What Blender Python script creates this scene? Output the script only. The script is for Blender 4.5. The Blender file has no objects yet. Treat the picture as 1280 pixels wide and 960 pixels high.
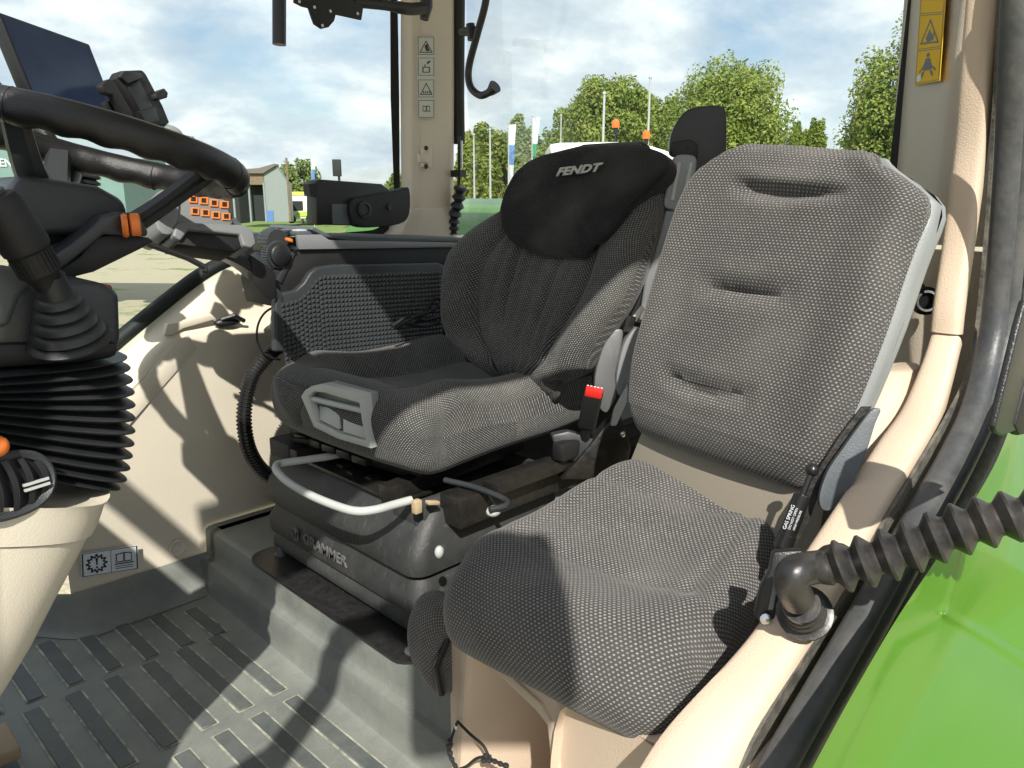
import bpy, bmesh, math, random
import numpy as np
from mathutils import Vector, Matrix, noise
R = math.radians
random.seed(7)
SC = bpy.context.scene
COL = SC.collection
V3 = Vector

# ------------------------------------------------------------------ camera
FPX, PITCH, CZ = 960.0, R(13.76), 1.02
cam = bpy.data.objects.new('camera', bpy.data.cameras.new('camera'))
COL.objects.link(cam)
SC.camera = cam
cam.data.sensor_fit = 'HORIZONTAL'
cam.data.sensor_width = 36.0
cam.data.lens = 36.0 * FPX / 1280.0
cam.data.clip_start = 0.02
cam.data.clip_end = 3000
cam.location = (0, 0, CZ)
cam.rotation_euler = (R(90) - PITCH, 0, R(135))

# ------------------------------------------------------------------ sky, sun, exposure
SUN = V3((0.88, 1.0, 1.22)).normalized()          # towards the sun
elev = math.asin(SUN.z)
sl = bpy.data.lights.new('sun', 'SUN')
sl.energy = 5.0
sl.angle = R(0.55)
sl.color = (1.0, 0.95, 0.86)
so = bpy.data.objects.new('sun', sl)
so.rotation_euler = SUN.to_track_quat('Z', 'Y').to_euler()
COL.objects.link(so)

W = bpy.data.worlds.new('World')
SC.world = W
W.use_nodes = True
nt = W.node_tree
nt.nodes.clear()
def nd(t, typ, **kw):
    n = t.nodes.new(typ)
    for k, v in kw.items():
        if k.startswith('i_'):
            n.inputs[int(k[2:])].default_value = v
        else:
            setattr(n, k, v)
    return n
def mth(t, op, a, b=None, c=None, clamp=False):
    n = t.nodes.new('ShaderNodeMath'); n.operation = op; n.use_clamp = clamp
    for i, s in enumerate((a, b, c)):
        if s is None: continue
        if isinstance(s, (int, float)): n.inputs[i].default_value = s
        else: t.links.new(s, n.inputs[i])
    return n.outputs[0]
def ramp(t, fac, stops):
    n = t.nodes.new('ShaderNodeValToRGB')
    e = n.color_ramp.elements
    while len(e) < len(stops): e.new(0.5)
    for i, (p, c) in enumerate(stops):
        e[i].position = p
        e[i].color = (c, c, c, 1) if isinstance(c, (int, float)) else (*c, 1)
    t.links.new(fac, n.inputs[0])
    return n.outputs[0]
def mixc(t, fac, a, b):
    n = t.nodes.new('ShaderNodeMix'); n.data_type = 'RGBA'
    for s, i in ((fac, 0), (a, 6), (b, 7)):
        if isinstance(s, (int, float)): n.inputs[i].default_value = s
        elif isinstance(s, tuple): n.inputs[i].default_value = (*s, 1)
        else: t.links.new(s, n.inputs[i])
    return n.outputs[2]
sky = nd(nt, 'ShaderNodeTexSky', sky_type='NISHITA', sun_disc=False, sun_elevation=elev,
         sun_rotation=math.atan2(SUN.x, SUN.y), altitude=100, air_density=1.0, dust_density=1.2, ozone_density=1.2)
tc = nd(nt, 'ShaderNodeTexCoord')
sep = nd(nt, 'ShaderNodeSeparateXYZ'); nt.links.new(tc.outputs['Generated'], sep.inputs[0])
zz = mth(nt, 'ADD', mth(nt, 'MAXIMUM', sep.outputs[2], 0.0), 0.34)
cx_ = mth(nt, 'DIVIDE', sep.outputs[0], zz); cy_ = mth(nt, 'DIVIDE', sep.outputs[1], zz)
cmb = nd(nt, 'ShaderNodeCombineXYZ'); nt.links.new(cx_, cmb.inputs[0]); nt.links.new(cy_, cmb.inputs[1])
n1 = nd(nt, 'ShaderNodeTexNoise'); nt.links.new(cmb.outputs[0], n1.inputs['Vector'])
n1.inputs['Scale'].default_value = 1.9; n1.inputs['Detail'].default_value = 9; n1.inputs['Roughness'].default_value = 0.56; n1.inputs['Distortion'].default_value = 0.25
n2 = nd(nt, 'ShaderNodeTexNoise'); nt.links.new(cmb.outputs[0], n2.inputs['Vector'])
n2.inputs['Scale'].default_value = 3.6; n2.inputs['Detail'].default_value = 7; n2.inputs['Roughness'].default_value = 0.6
mask = ramp(nt, n1.outputs[0], [(0.36, 0.10), (0.46, 0.62), (0.56, 1.0)])
ccol = ramp(nt, n2.outputs[0], [(0.30, (4.6, 5.3, 6.2)), (0.5, (6.4, 6.9, 7.4)), (0.66, (9.0, 9.1, 9.1))])
skyc = mixc(nt, mask, sky.outputs[0], ccol)
bg = nd(nt, 'ShaderNodeBackground'); bg.inputs[1].default_value = 0.100
nt.links.new(skyc, bg.inputs[0])
wo = nd(nt, 'ShaderNodeOutputWorld'); nt.links.new(bg.outputs[0], wo.inputs[0])
SC.view_settings.view_transform = 'Standard'
SC.view_settings.look = 'None'
SC.view_settings.exposure = 0.48
SC.view_settings.gamma = 1.0
SC.render.engine = 'CYCLES'
SC.cycles.max_bounces = 8
SC.cycles.transparent_max_bounces = 12

# ------------------------------------------------------------------ measuring helpers (photograph pixel -> point on a known plane of the cab)
S2 = math.sqrt(0.5)
def ray(u, v):
    dx, dy = u - 640, v - 480
    fh = FPX * math.cos(PITCH) - dy * math.sin(PITCH)
    up = -FPX * math.sin(PITCH) - dy * math.cos(PITCH)
    return V3((-S2 * fh - S2 * dx, -S2 * fh + S2 * dx, up))
def at(u, v, x=None, y=None, z=None):
    r = ray(u, v)
    t = x / r.x if x is not None else y / r.y if y is not None else (z - CZ) / r.z
    return V3((0, 0, CZ)) + r * t
def onp(u, v, p0, n):
    r = ray(u, v); o = V3((0, 0, CZ))
    return o + r * ((p0 - o).dot(n) / r.dot(n))

# ------------------------------------------------------------------ materials
def M(name, col, rough=0.5, metal=0.0, bump=0.0, bscale=300, var=0.0, vscale=6, dust=0.0, dustcol=(0.32, 0.30, 0.26), dscale=9, spec=0.5, coat=0.0, scratch=0.0, em=None):
    m = bpy.data.materials.new(name); m.use_nodes = True
    t = m.node_tree; b = t.nodes['Principled BSDF']
    b.inputs['Roughness'].default_value = rough
    b.inputs['Metallic'].default_value = metal
    b.inputs['Specular IOR Level'].default_value = spec
    b.inputs['Coat Weight'].default_value = coat
    b.inputs['Base Color'].default_value = (*col, 1)
    tcn = nd(t, 'ShaderNodeTexCoord')
    c = None
    if var > 0:
        n = nd(t, 'ShaderNodeTexNoise'); n.inputs['Scale'].default_value = vscale; n.inputs['Detail'].default_value = 6
        t.links.new(tcn.outputs['Object'], n.inputs['Vector'])
        f = ramp(t, n.outputs[0], [(0.3, 0.0), (0.7, 1.0)])
        c = mixc(t, f, tuple(k * (1 - var) for k in col), tuple(min(1, k * (1 + var)) for k in col))
    if dust > 0:
        n = nd(t, 'ShaderNodeTexNoise'); n.inputs['Scale'].default_value = dscale; n.inputs['Detail'].default_value = 10; n.inputs['Roughness'].default_value = 0.7
        t.links.new(tcn.outputs['Object'], n.inputs['Vector'])
        f = ramp(t, n.outputs[0], [(0.38, 0.0), (0.75, dust)])
        c = mixc(t, f, c if c is not None else col, dustcol)
        rr = mth(t, 'ADD', mth(t, 'MULTIPLY', f, 0.5), rough, clamp=True)
        t.links.new(rr, b.inputs['Roughness'])
    if scratch > 0:
        n = nd(t, 'ShaderNodeTexNoise'); n.inputs['Scale'].default_value = 26; n.inputs['Detail'].default_value = 3
        mp = nd(t, 'ShaderNodeMapping'); mp.inputs['Scale'].default_value = (1, 6, 1); mp.inputs['Rotation'].default_value = (0.3, 0.4, 0.7)
        t.links.new(tcn.outputs['Object'], mp.inputs[0]); t.links.new(mp.outputs[0], n.inputs['Vector'])
        f = ramp(t, n.outputs[0], [(0.62, 0.0), (0.66, scratch), (0.70, 0.0)])
        c = mixc(t, f, c if c is not None else col, (0.4, 0.38, 0.34))
    if c is not None: t.links.new(c, b.inputs['Base Color'])
    if bump > 0:
        n = nd(t, 'ShaderNodeTexNoise'); n.inputs['Scale'].default_value = bscale; n.inputs['Detail'].default_value = 2
        t.links.new(tcn.outputs['Object'], n.inputs['Vector'])
        bn = nd(t, 'ShaderNodeBump'); bn.inputs['Strength'].default_value = bump; bn.inputs['Distance'].default_value = 0.002
        t.links.new(n.outputs[0], bn.inputs['Height']); t.links.new(bn.outputs[0], b.inputs['Normal'])
    if em:
        b.inputs['Emission Color'].default_value = (*col, 1); b.inputs['Emission Strength'].default_value = em
    return m

def fabric(name, base, dot, a, bb, wu, wv, strength=1.0):
    """woven seat cloth: staggered light stitches, UV in metres"""
    m = bpy.data.materials.new(name); m.use_nodes = True
    t = m.node_tree; b = t.nodes['Principled BSDF']
    b.inputs['Roughness'].default_value = 0.85; b.inputs['Specular IOR Level'].default_value = 0.2
    b.inputs['Sheen Weight'].default_value = 0.25; b.inputs['Sheen Roughness'].default_value = 0.4
    b.inputs['Sheen Tint'].default_value = (0.8, 0.8, 0.8, 1)
    uv = nd(t, 'ShaderNodeUVMap'); s = nd(t, 'ShaderNodeSeparateXYZ')
    wob = nd(t, 'ShaderNodeTexNoise'); wob.inputs['Scale'].default_value = 9
    t.links.new(uv.outputs[0], wob.inputs['Vector'])
    t.links.new(uv.outputs[0], s.inputs[0])
    V = mth(t, 'ADD', mth(t, 'DIVIDE', s.outputs[1], bb), mth(t, 'MULTIPLY', wob.outputs[0], 0.6))
    row = mth(t, 'FLOOR', V)
    off = mth(t, 'MULTIPLY', mth(t, 'MODULO', mth(t, 'ABSOLUTE', row), 2.0), 0.5)
    U = mth(t, 'ADD', mth(t, 'DIVIDE', s.outputs[0], a), off)
    fu = mth(t, 'SUBTRACT', mth(t, 'FRACT', U), 0.5)
    fv = mth(t, 'SUBTRACT', mth(t, 'FRACT', V), 0.5)
    fv = mth(t, 'ADD', fv, mth(t, 'MULTIPLY', fu, 0.25))
    d = mth(t, 'ADD', mth(t, 'POWER', mth(t, 'ABSOLUTE', mth(t, 'DIVIDE', fu, wu)), 2.4), mth(t, 'POWER', mth(t, 'ABSOLUTE', mth(t, 'DIVIDE', fv, wv)), 2.4))
    msk = ramp(t, d, [(0.35, 1.0), (1.0, 0.0)])
    # per-stitch brightness jitter and fine yarn noise
    wn = nd(t, 'ShaderNodeTexWhiteNoise', noise_dimensions='2D')
    cb = nd(t, 'ShaderNodeCombineXYZ'); t.links.new(mth(t, 'FLOOR', U), cb.inputs[0]); t.links.new(row, cb.inputs[1]); t.links.new(cb.outputs[0], wn.inputs['Vector'])
    jit = mth(t, 'ADD', mth(t, 'MULTIPLY', wn.outputs[0], 0.45), 0.55)
    msk = mth(t, 'MULTIPLY', mth(t, 'MULTIPLY', msk, jit), strength)
    fn = nd(t, 'ShaderNodeTexNoise'); fn.inputs['Scale'].default_value = 900; fn.inputs['Detail'].default_value = 2
    t.links.new(uv.outputs[0], fn.inputs['Vector'])
    bn0 = nd(t, 'ShaderNodeTexNoise'); bn0.inputs['Scale'].default_value = 5; bn0.inputs['Detail'].default_value = 4
    t.links.new(uv.outputs[0], bn0.inputs['Vector'])
    lo = mixc(t, fn.outputs[0], tuple(k * 0.5 for k in base), tuple(k * 1.5 for k in base))
    lo = mixc(t, ramp(t, bn0.outputs[0], [(0.45, 0.0), (0.8, 0.35)]), lo, (0.22, 0.21, 0.19))
    t.links.new(mixc(t, msk, lo, dot), b.inputs['Base Color'])
    bn = nd(t, 'ShaderNodeBump'); bn.inputs['Strength'].default_value = 0.7; bn.inputs['Distance'].default_value = 0.0012
    h = mth(t, 'ADD', msk, mth(t, 'MULTIPLY', fn.outputs[0], 0.3))
    t.links.new(h, bn.inputs['Height']); t.links.new(bn.outputs[0], b.inputs['Normal'])
    return m

MT = {}
MT['beige'] = M('beige_plastic', (0.60, 0.55, 0.45), 0.55, bump=0.25, bscale=500, var=0.05, vscale=4, dust=0.12, dustcol=(0.5, 0.46, 0.38))
MT['peach'] = M('peach_plastic', (0.58, 0.465, 0.355), 0.5, bump=0.35, bscale=450, var=0.05, vscale=5, dust=0.1, dustcol=(0.5, 0.44, 0.36))
MT['peach_arch'] = M('peach_arch_plastic', (0.55, 0.44, 0.34), 0.6, bump=0.2, bscale=300, var=0.06)
MT['greybeige'] = M('warm_grey_plastic', (0.56, 0.49, 0.40), 0.5, bump=0.35, bscale=420, var=0.04)
MT['rubber'] = M('mat_rubber', (0.140, 0.152, 0.145), 0.5, bump=0.5, bscale=200, var=0.10, vscale=3, dust=0.42, dustcol=(0.34, 0.35, 0.29), dscale=7)
MT['pad'] = M('pad_rubber', (0.075, 0.085, 0.086), 0.55, bump=0.3, bscale=200, var=0.15, dust=0.35, dustcol=(0.2, 0.21, 0.18), dscale=20)
MT['dustline'] = M('dust_rim', (0.15, 0.16, 0.14), 0.9, bump=0.3, bscale=400, dust=1.0, dustcol=(.55, .55, .43), dscale=28)
MT['black'] = M('black_plastic', (0.011, 0.012, 0.013), 0.36, bump=0.3, bscale=600, dust=0.03, dustcol=(.1, .1, .1))
MT['blackm'] = M('black_matt', (0.008, 0.008, 0.009), 0.6, bump=0.2, bscale=400)
MT['bellows'] = M('bellows_rubber', (0.016, 0.018, 0.020), 0.42, bump=0.15, bscale=200, var=0.2, dust=0.14, dustcol=(0.12, 0.12, 0.11))
MT['leather'] = M('leather_grain', (0.008, 0.008, 0.008), 0.34, bump=0.35, bscale=800, dust=0.0)
MT['char'] = M('charcoal_plastic', (0.028, 0.032, 0.036), 0.38, bump=0.25, bscale=500, var=0.1, dust=0.05, dustcol=(.15, .15, .14))
MT['charblue'] = M('slate_plastic', (0.07, 0.082, 0.095), 0.4, bump=0.2, bscale=500, var=0.06, dust=0.12)
MT['grey'] = M('grey_plastic', (0.22, 0.235, 0.235), 0.42, bump=0.2, bscale=400, var=0.05)
MT['lgrey'] = M('light_grey_plastic', (0.42, 0.44, 0.43), 0.4, bump=0.15, bscale=400, var=0.05)
MT['mgrey'] = M('mid_grey_plastic', (0.17, 0.18, 0.19), 0.42, bump=0.2, bscale=400, var=0.06, dust=0.1)
MT['susp'] = M('suspension_rubber', (0.022, 0.024, 0.025), 0.55, bump=0.3, bscale=160, var=0.25, dust=0.22, dustcol=(0.13, 0.125, 0.11), dscale=9, scratch=0.08)
MT['plate'] = M('black_plate', (0.012, 0.012, 0.013), 0.33, bump=0.1, bscale=300, dust=0.06, dscale=60)
MT['steel'] = M('painted_steel', (0.13, 0.135, 0.14), 0.35, metal=0.3, bump=0.15, bscale=200, dust=0.25, dustcol=(0.25, 0.23, 0.2))
MT['chrome'] = M('bright_steel', (0.6, 0.6, 0.6), 0.25, metal=1.0, bump=0.1)
MT['greased'] = M('greasy_steel', (0.020, 0.019, 0.018), 0.32, metal=0.4, bump=0.6, bscale=70, dust=0.25, dustcol=(0.09, 0.08, 0.06), dscale=40)
MT['orange'] = M('orange_plastic', (0.78, 0.20, 0.035), 0.4)
MT['red'] = M('red_button', (0.75, 0.025, 0.02), 0.35)
MT['darkred'] = M('dark_red_plastic', (0.25, 0.02, 0.015), 0.3)
MT['white'] = M('white_plastic', (0.75, 0.76, 0.74), 0.4, bump=0.1, var=0.03)
MT['sticker'] = M('sticker_film', (0.62, 0.66, 0.70), 0.35)
MT['stickerp'] = M('pillar_sticker_film', (0.50, 0.49, 0.43), 0.4)
MT['yellow'] = M('yellow_sticker_film', (0.90, 0.56, 0.01), 0.7, spec=.15)
MT['ink'] = M('black_ink', (0.012, 0.012, 0.014), 0.5)
MT['inkgrey'] = M('grey_ink', (0.16, 0.16, 0.15), 0.5)
MT['lettergrey'] = M('worn_lettering', (0.12, 0.12, 0.118), 0.5)
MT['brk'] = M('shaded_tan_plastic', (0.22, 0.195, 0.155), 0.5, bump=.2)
MT['hubpad'] = M('hub_grain', (0.030, 0.033, 0.035), 0.35, bump=0.5, bscale=700)
MT['podgrey'] = M('pod_plastic', (0.17, 0.18, 0.185), 0.38, bump=0.15, bscale=400)
MT['thread'] = M('logo_thread', (0.50, 0.49, 0.46), 0.7, bump=0.5, bscale=900)
MT['seal'] = M('door_seal_rubber', (0.045, 0.049, 0.054), 0.42, bump=0.25, bscale=130, var=0.2, dust=0.42, dustcol=(0.20, 0.19, 0.17), dscale=16)
MT['sealdirt'] = M('dirty_frame_paint', (0.055, 0.055, 0.052), 0.6, bump=0.9, bscale=160, var=0.3, vscale=40, dust=0.6, dustcol=(0.26, 0.23, 0.18), dscale=45)
MT['crack'] = M('cracked_rubber', (0.09, 0.092, 0.09), 0.8, bump=1.0, bscale=90, var=0.4, vscale=60, dust=0.6, dscale=70)
MT['green'] = M('green_paint', (0.062, 0.170, 0.010), 0.26, var=0.03, vscale=3, coat=0.3)
MT['boot'] = M('conduit_rubber', (0.016, 0.016, 0.017), 0.36, bump=0.3, bscale=90, var=0.2, dust=0.22, dustcol=(0.17, 0.145, 0.11), dscale=40)
MT['strut'] = M('gas_strut_black', (0.012, 0.012, 0.012), 0.28)
MT['glasswin'] = None
MT['screen'] = M('screen_glass', (0.012, 0.02, 0.045), 0.12, dust=0.25, dustcol=(0.05, 0.07, 0.11), dscale=5)
MT['fabP'] = fabric('woven_seat_cloth', (0.056, 0.054, 0.053), (0.27, 0.262, 0.25), 0.0062, 0.0042, 0.28, 0.31, 1.0)
MT['fabD'] = fabric('fine_seat_cloth', (0.030, 0.031, 0.031), (0.30, 0.30, 0.285), 0.0056, 0.0038, 0.29, 0.31, 0.95)
MT['fabH'] = fabric('dark_headrest_cloth', (0.010, 0.010, 0.011), (0.05, 0.05, 0.05), 0.0056, 0.004, 0.30, 0.30, 0.7)
MT['cord'] = M('elastic_cord', (0.02, 0.02, 0.02), 0.8, bump=0.6, bscale=900)
MT['wood'] = M('worn_tan_plastic', (0.30, 0.22, 0.14), 0.6, bump=0.3)

def window_mat():
    m = bpy.data.materials.new('window_glass'); m.use_nodes = True
    t = m.node_tree; t.nodes.clear()
    tr = nd(t, 'ShaderNodeBsdfTransparent'); tr.inputs[0].default_value = (0.93, 0.96, 0.95, 1)
    gl = nd(t, 'ShaderNodeBsdfGlossy'); gl.inputs['Roughness'].default_value = 0.02
    fr = nd(t, 'ShaderNodeFresnel'); fr.inputs[0].default_value = 1.45
    mx = nd(t, 'ShaderNodeMixShader'); o = nd(t, 'ShaderNodeOutputMaterial')
    t.links.new(mth(t, 'MULTIPLY', fr.outputs[0], 0.16), mx.inputs[0]); t.links.new(tr.outputs[0], mx.inputs[1]); t.links.new(gl.outputs[0], mx.inputs[2])
    t.links.new(mx.outputs[0], o.inputs[0])
    return m
MT['glasswin'] = window_mat()

# ------------------------------------------------------------------ object helpers
def wloc(o):
    l = V3(o.location)
    while o.parent: o = o.parent; l += V3(o.location)
    return l
def thing(name, label, cat, loc=(0, 0, 0), group=None):
    o = bpy.data.objects.new(name, None); COL.objects.link(o)
    o.location = loc; o.empty_display_size = 0.05
    o['label'] = label; o['category'] = cat
    if group: o['group'] = group
    return o
def finish(name, me, mat, parent=None, label=None):
    o = bpy.data.objects.new(name, me); COL.objects.link(o)
    me.materials.append(MT[mat] if isinstance(mat, str) else mat)
    if parent:
        o.parent = parent
        off = wloc(parent)
        me.transform(Matrix.Translation(-off))
    if label: o['label'] = label
    return o
class MB:
    def __init__(s): s.v = []; s.f = []; s.uv = None
    def add(s, V, F):
        n = len(s.v); s.v += [tuple(p) for p in V]; s.f += [tuple(i + n for i in f) for f in F]; return s
    def grid(s, rows, closed_u=False, closed_v=False, caps=False):
        nr, nc = len(rows), len(rows[0]); V = [p for r in rows for p in r]; F = []
        for i in range(nr if closed_v else nr - 1):
            for j in range(nc if closed_u else nc - 1):
                a, b = i * nc + j, i * nc + (j + 1) % nc
                c, d = ((i + 1) % nr) * nc + (j + 1) % nc, ((i + 1) % nr) * nc + j
                F.append((a, b, c, d))
        if caps: F.append(tuple(range(nc))[::-1]); F.append(tuple((nr - 1) * nc + j for j in range(nc)))
        return s.add(V, F)
    def tube(s, pts, r, seg=12, caps=True, closed=False):
        pts = [V3(p) for p in pts]; n = len(pts)
        tn = []
        for i in range(n):
            a = pts[(i - 1) % n] if (i > 0 or closed) else pts[i]
            b = pts[(i + 1) % n] if (i < n - 1 or closed) else pts[i]
            tn.append((b - a).normalized())
        up = V3((0, 0, 1)) if abs(tn[0].z) < 0.9 else V3((1, 0, 0))
        e = (up - tn[0] * up.dot(tn[0])).normalized()
        rows = []
        for i in range(n):
            e = (e - tn[i] * e.dot(tn[i])).normalized(); g = tn[i].cross(e)
            rr = r[i] if isinstance(r, (list, tuple)) else r
            rows.append([pts[i] + (e * math.cos(2 * math.pi * k / seg) + g * math.sin(2 * math.pi * k / seg)) * rr for k in range(seg)])
        return s.grid(rows, closed_u=True, closed_v=closed, caps=caps and not closed)
    def box(s, c, ax, ay, az):
        c, ax, ay, az = V3(c), V3(ax), V3(ay), V3(az)
        V = [c + ax * i + ay * j + az * k for i in (-1, 1) for j in (-1, 1) for k in (-1, 1)]
        return s.add(V, [(0, 1, 3, 2), (4, 6, 7, 5), (0, 4, 5, 1), (2, 3, 7, 6), (0, 2, 6, 4), (1, 5, 7, 3)])
    def aabb(s, x0, x1, y0, y1, z0, z1):
        return s.box(((x0 + x1) / 2, (y0 + y1) / 2, (z0 + z1) / 2), (abs(x1 - x0) / 2, 0, 0), (0, abs(y1 - y0) / 2, 0), (0, 0, abs(z1 - z0) / 2))
    def prism(s, poly, vec):
        n = len(poly); poly = [V3(p) for p in poly]; vec = V3(vec)
        V = poly + [p + vec for p in poly]
        F = [tuple(range(n))[::-1], tuple(range(n, 2 * n))] + [(i, (i + 1) % n, n + (i + 1) % n, n + i) for i in range(n)]
        return s.add(V, F)
    def poly(s, pts): return s.add(pts, [tuple(range(len(pts)))])
    def lathe(s, o, d, prof, seg=20, caps=True, sx=None):
        o = V3(o); d = V3(d).normalized()
        up = V3((0, 0, 1)) if abs(d.z) < 0.9 else V3((1, 0, 0))
        e = (up - d * up.dot(d)).normalized(); g = d.cross(e)
        rows = [[o + d * h + (e * math.cos(2 * math.pi * k / seg) + g * math.sin(2 * math.pi * k / seg)) * r for k in range(seg)] for h, r in prof]
        return s.grid(rows, closed_u=True, caps=caps)
    def ball(s, c, r, seg=12, sc=(1, 1, 1)):
        rows = []
        for i in range(1, seg // 2 + 1):
            a = math.pi * i / (seg // 2 + 1)
            rows.append([V3(c) + V3((math.sin(a) * math.cos(2 * math.pi * k / seg) * sc[0], math.sin(a) * math.sin(2 * math.pi * k / seg) * sc[1], math.cos(a) * sc[2])) * r for k in range(seg)])
        return s.grid(rows, closed_u=True, caps=True)
    def build(s, name, mat, parent=None, bevel=0, seg=2, smooth=38, label=None, uv=None, subd=0):
        me = bpy.data.meshes.new(name)
        me.from_pydata(s.v, [], s.f); me.update()
        if uv is not None:
            l = me.uv_layers.new(name='UVMap')
            idx = np.empty(len(me.loops), dtype=np.int32); me.loops.foreach_get('vertex_index', idx)
            l.data.foreach_set('uv', np.array(uv, dtype=np.float32)[idx].ravel())
        bm = bmesh.new(); bm.from_mesh(me)
        bmesh.ops.recalc_face_normals(bm, faces=bm.faces)
        if bevel:
            ed = [e for e in bm.edges if len(e.link_faces) == 2 and e.calc_face_angle(0) > R(28)]
            bmesh.ops.bevel(bm, geom=ed, offset=bevel, segments=seg, affect='EDGES', profile=0.5, clamp_overlap=True)
        if subd:
            bmesh.ops.subdivide_edges(bm, edges=bm.edges, cuts=subd, use_grid_fill=True)
        bm.to_mesh(me); bm.free()
        me.shade_smooth()
        me.set_sharp_from_angle(angle=R(smooth))
        return finish(name, me, mat, parent, label)
def cr(pts, n=8, closed=False):
    """Catmull-Rom through points of any dimension"""
    P = [np.array(p, dtype=float) for p in pts]; m = len(P); out = []
    rng = m if closed else m - 1
    for i in range(rng):
        p0 = P[(i - 1) % m] if (closed or i > 0) else 2 * P[0] - P[1]
        p1, p2 = P[i], P[(i + 1) % m]
        p3 = P[(i + 2) % m] if (closed or i + 2 < m) else 2 * P[-1] - P[-2]
        for k in range(n):
            t = k / n
            out.append(0.5 * ((2 * p1) + (-p0 + p2) * t + (2 * p0 - 5 * p1 + 4 * p2 - p3) * t * t + (-p0 + 3 * p1 - 3 * p2 + p3) * t ** 3))
    if not closed: out.append(P[-1])
    return [tuple(o) for o in out]
def tag(o, label, cat, group=None, kind=None):
    if label: o['label'] = label
    if cat: o['category'] = cat
    if group: o['group'] = group
    if kind: o['kind'] = kind
    return o
def copy_tree(o, parent=None):
    c = o.copy(); COL.objects.link(c); c.parent = parent
    for ch in list(o.children): copy_tree(ch, c)
    return c
def text_mesh(body, size, mat, name, parent, o, ex, ey, extrude=0.0006, shear=0.0, bold=0.0, align='CENTER', space=1.0):
    cu = bpy.data.curves.new('t', 'FONT'); cu.body = body; cu.size = size; cu.extrude = extrude
    cu.shear = shear; cu.offset = bold; cu.align_x = align; cu.align_y = 'CENTER'; cu.space_character = space
    cu.resolution_u = 3
    ob = bpy.data.objects.new('t', cu); COL.objects.link(ob)
    dg = bpy.context.evaluated_depsgraph_get()
    me = bpy.data.meshes.new_from_object(ob.evaluated_get(dg)); me.name = name
    bpy.data.objects.remove(ob); bpy.data.curves.remove(cu)
    ex, ey = V3(ex).normalized(), V3(ey).normalized(); ez = ex.cross(ey)
    mtx = Matrix((( ex.x, ey.x, ez.x, o[0]), (ex.y, ey.y, ez.y, o[1]), (ex.z, ey.z, ez.z, o[2]), (0, 0, 0, 1)))
    me.transform(mtx); me.materials.clear()
    return finish(name, me, mat, parent)
class Quad:
    """bilinear map of a four-cornered patch: a to the right, b downwards, h off the surface"""
    def __init__(s, tl, tr, br, bl):
        s.c = [V3(p) for p in (tl, tr, br, bl)]
        s.n = (s.c[1] - s.c[0]).cross(s.c[3] - s.c[0]).normalized()
        if s.n.dot(V3((0, 0, CZ)) - s.c[0]) < 0: s.n = -s.n
    def __call__(s, a, b, h=0.0):
        tl, tr, br, bl = s.c
        return tl * (1 - a) * (1 - b) + tr * a * (1 - b) + br * a * b + bl * (1 - a) * b + s.n * h
def qpoly(mb, q, pts, h): mb.poly([q(a, b, h) for a, b in pts])
def qring(mb, q, pts, w, h):
    """outline of width w (in b units) inside polygon"""
    cx = sum(p[0] for p in pts) / len(pts); cy = sum(p[1] for p in pts) / len(pts)
    n = len(pts); V = [q(a, b, h) for a, b in pts] + [q(cx + (a - cx) * (1 - w), cy + (b - cy) * (1 - w), h) for a, b in pts]
    mb.add(V, [(i, (i + 1) % n, n + (i + 1) % n, n + i) for i in range(n)])

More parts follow.
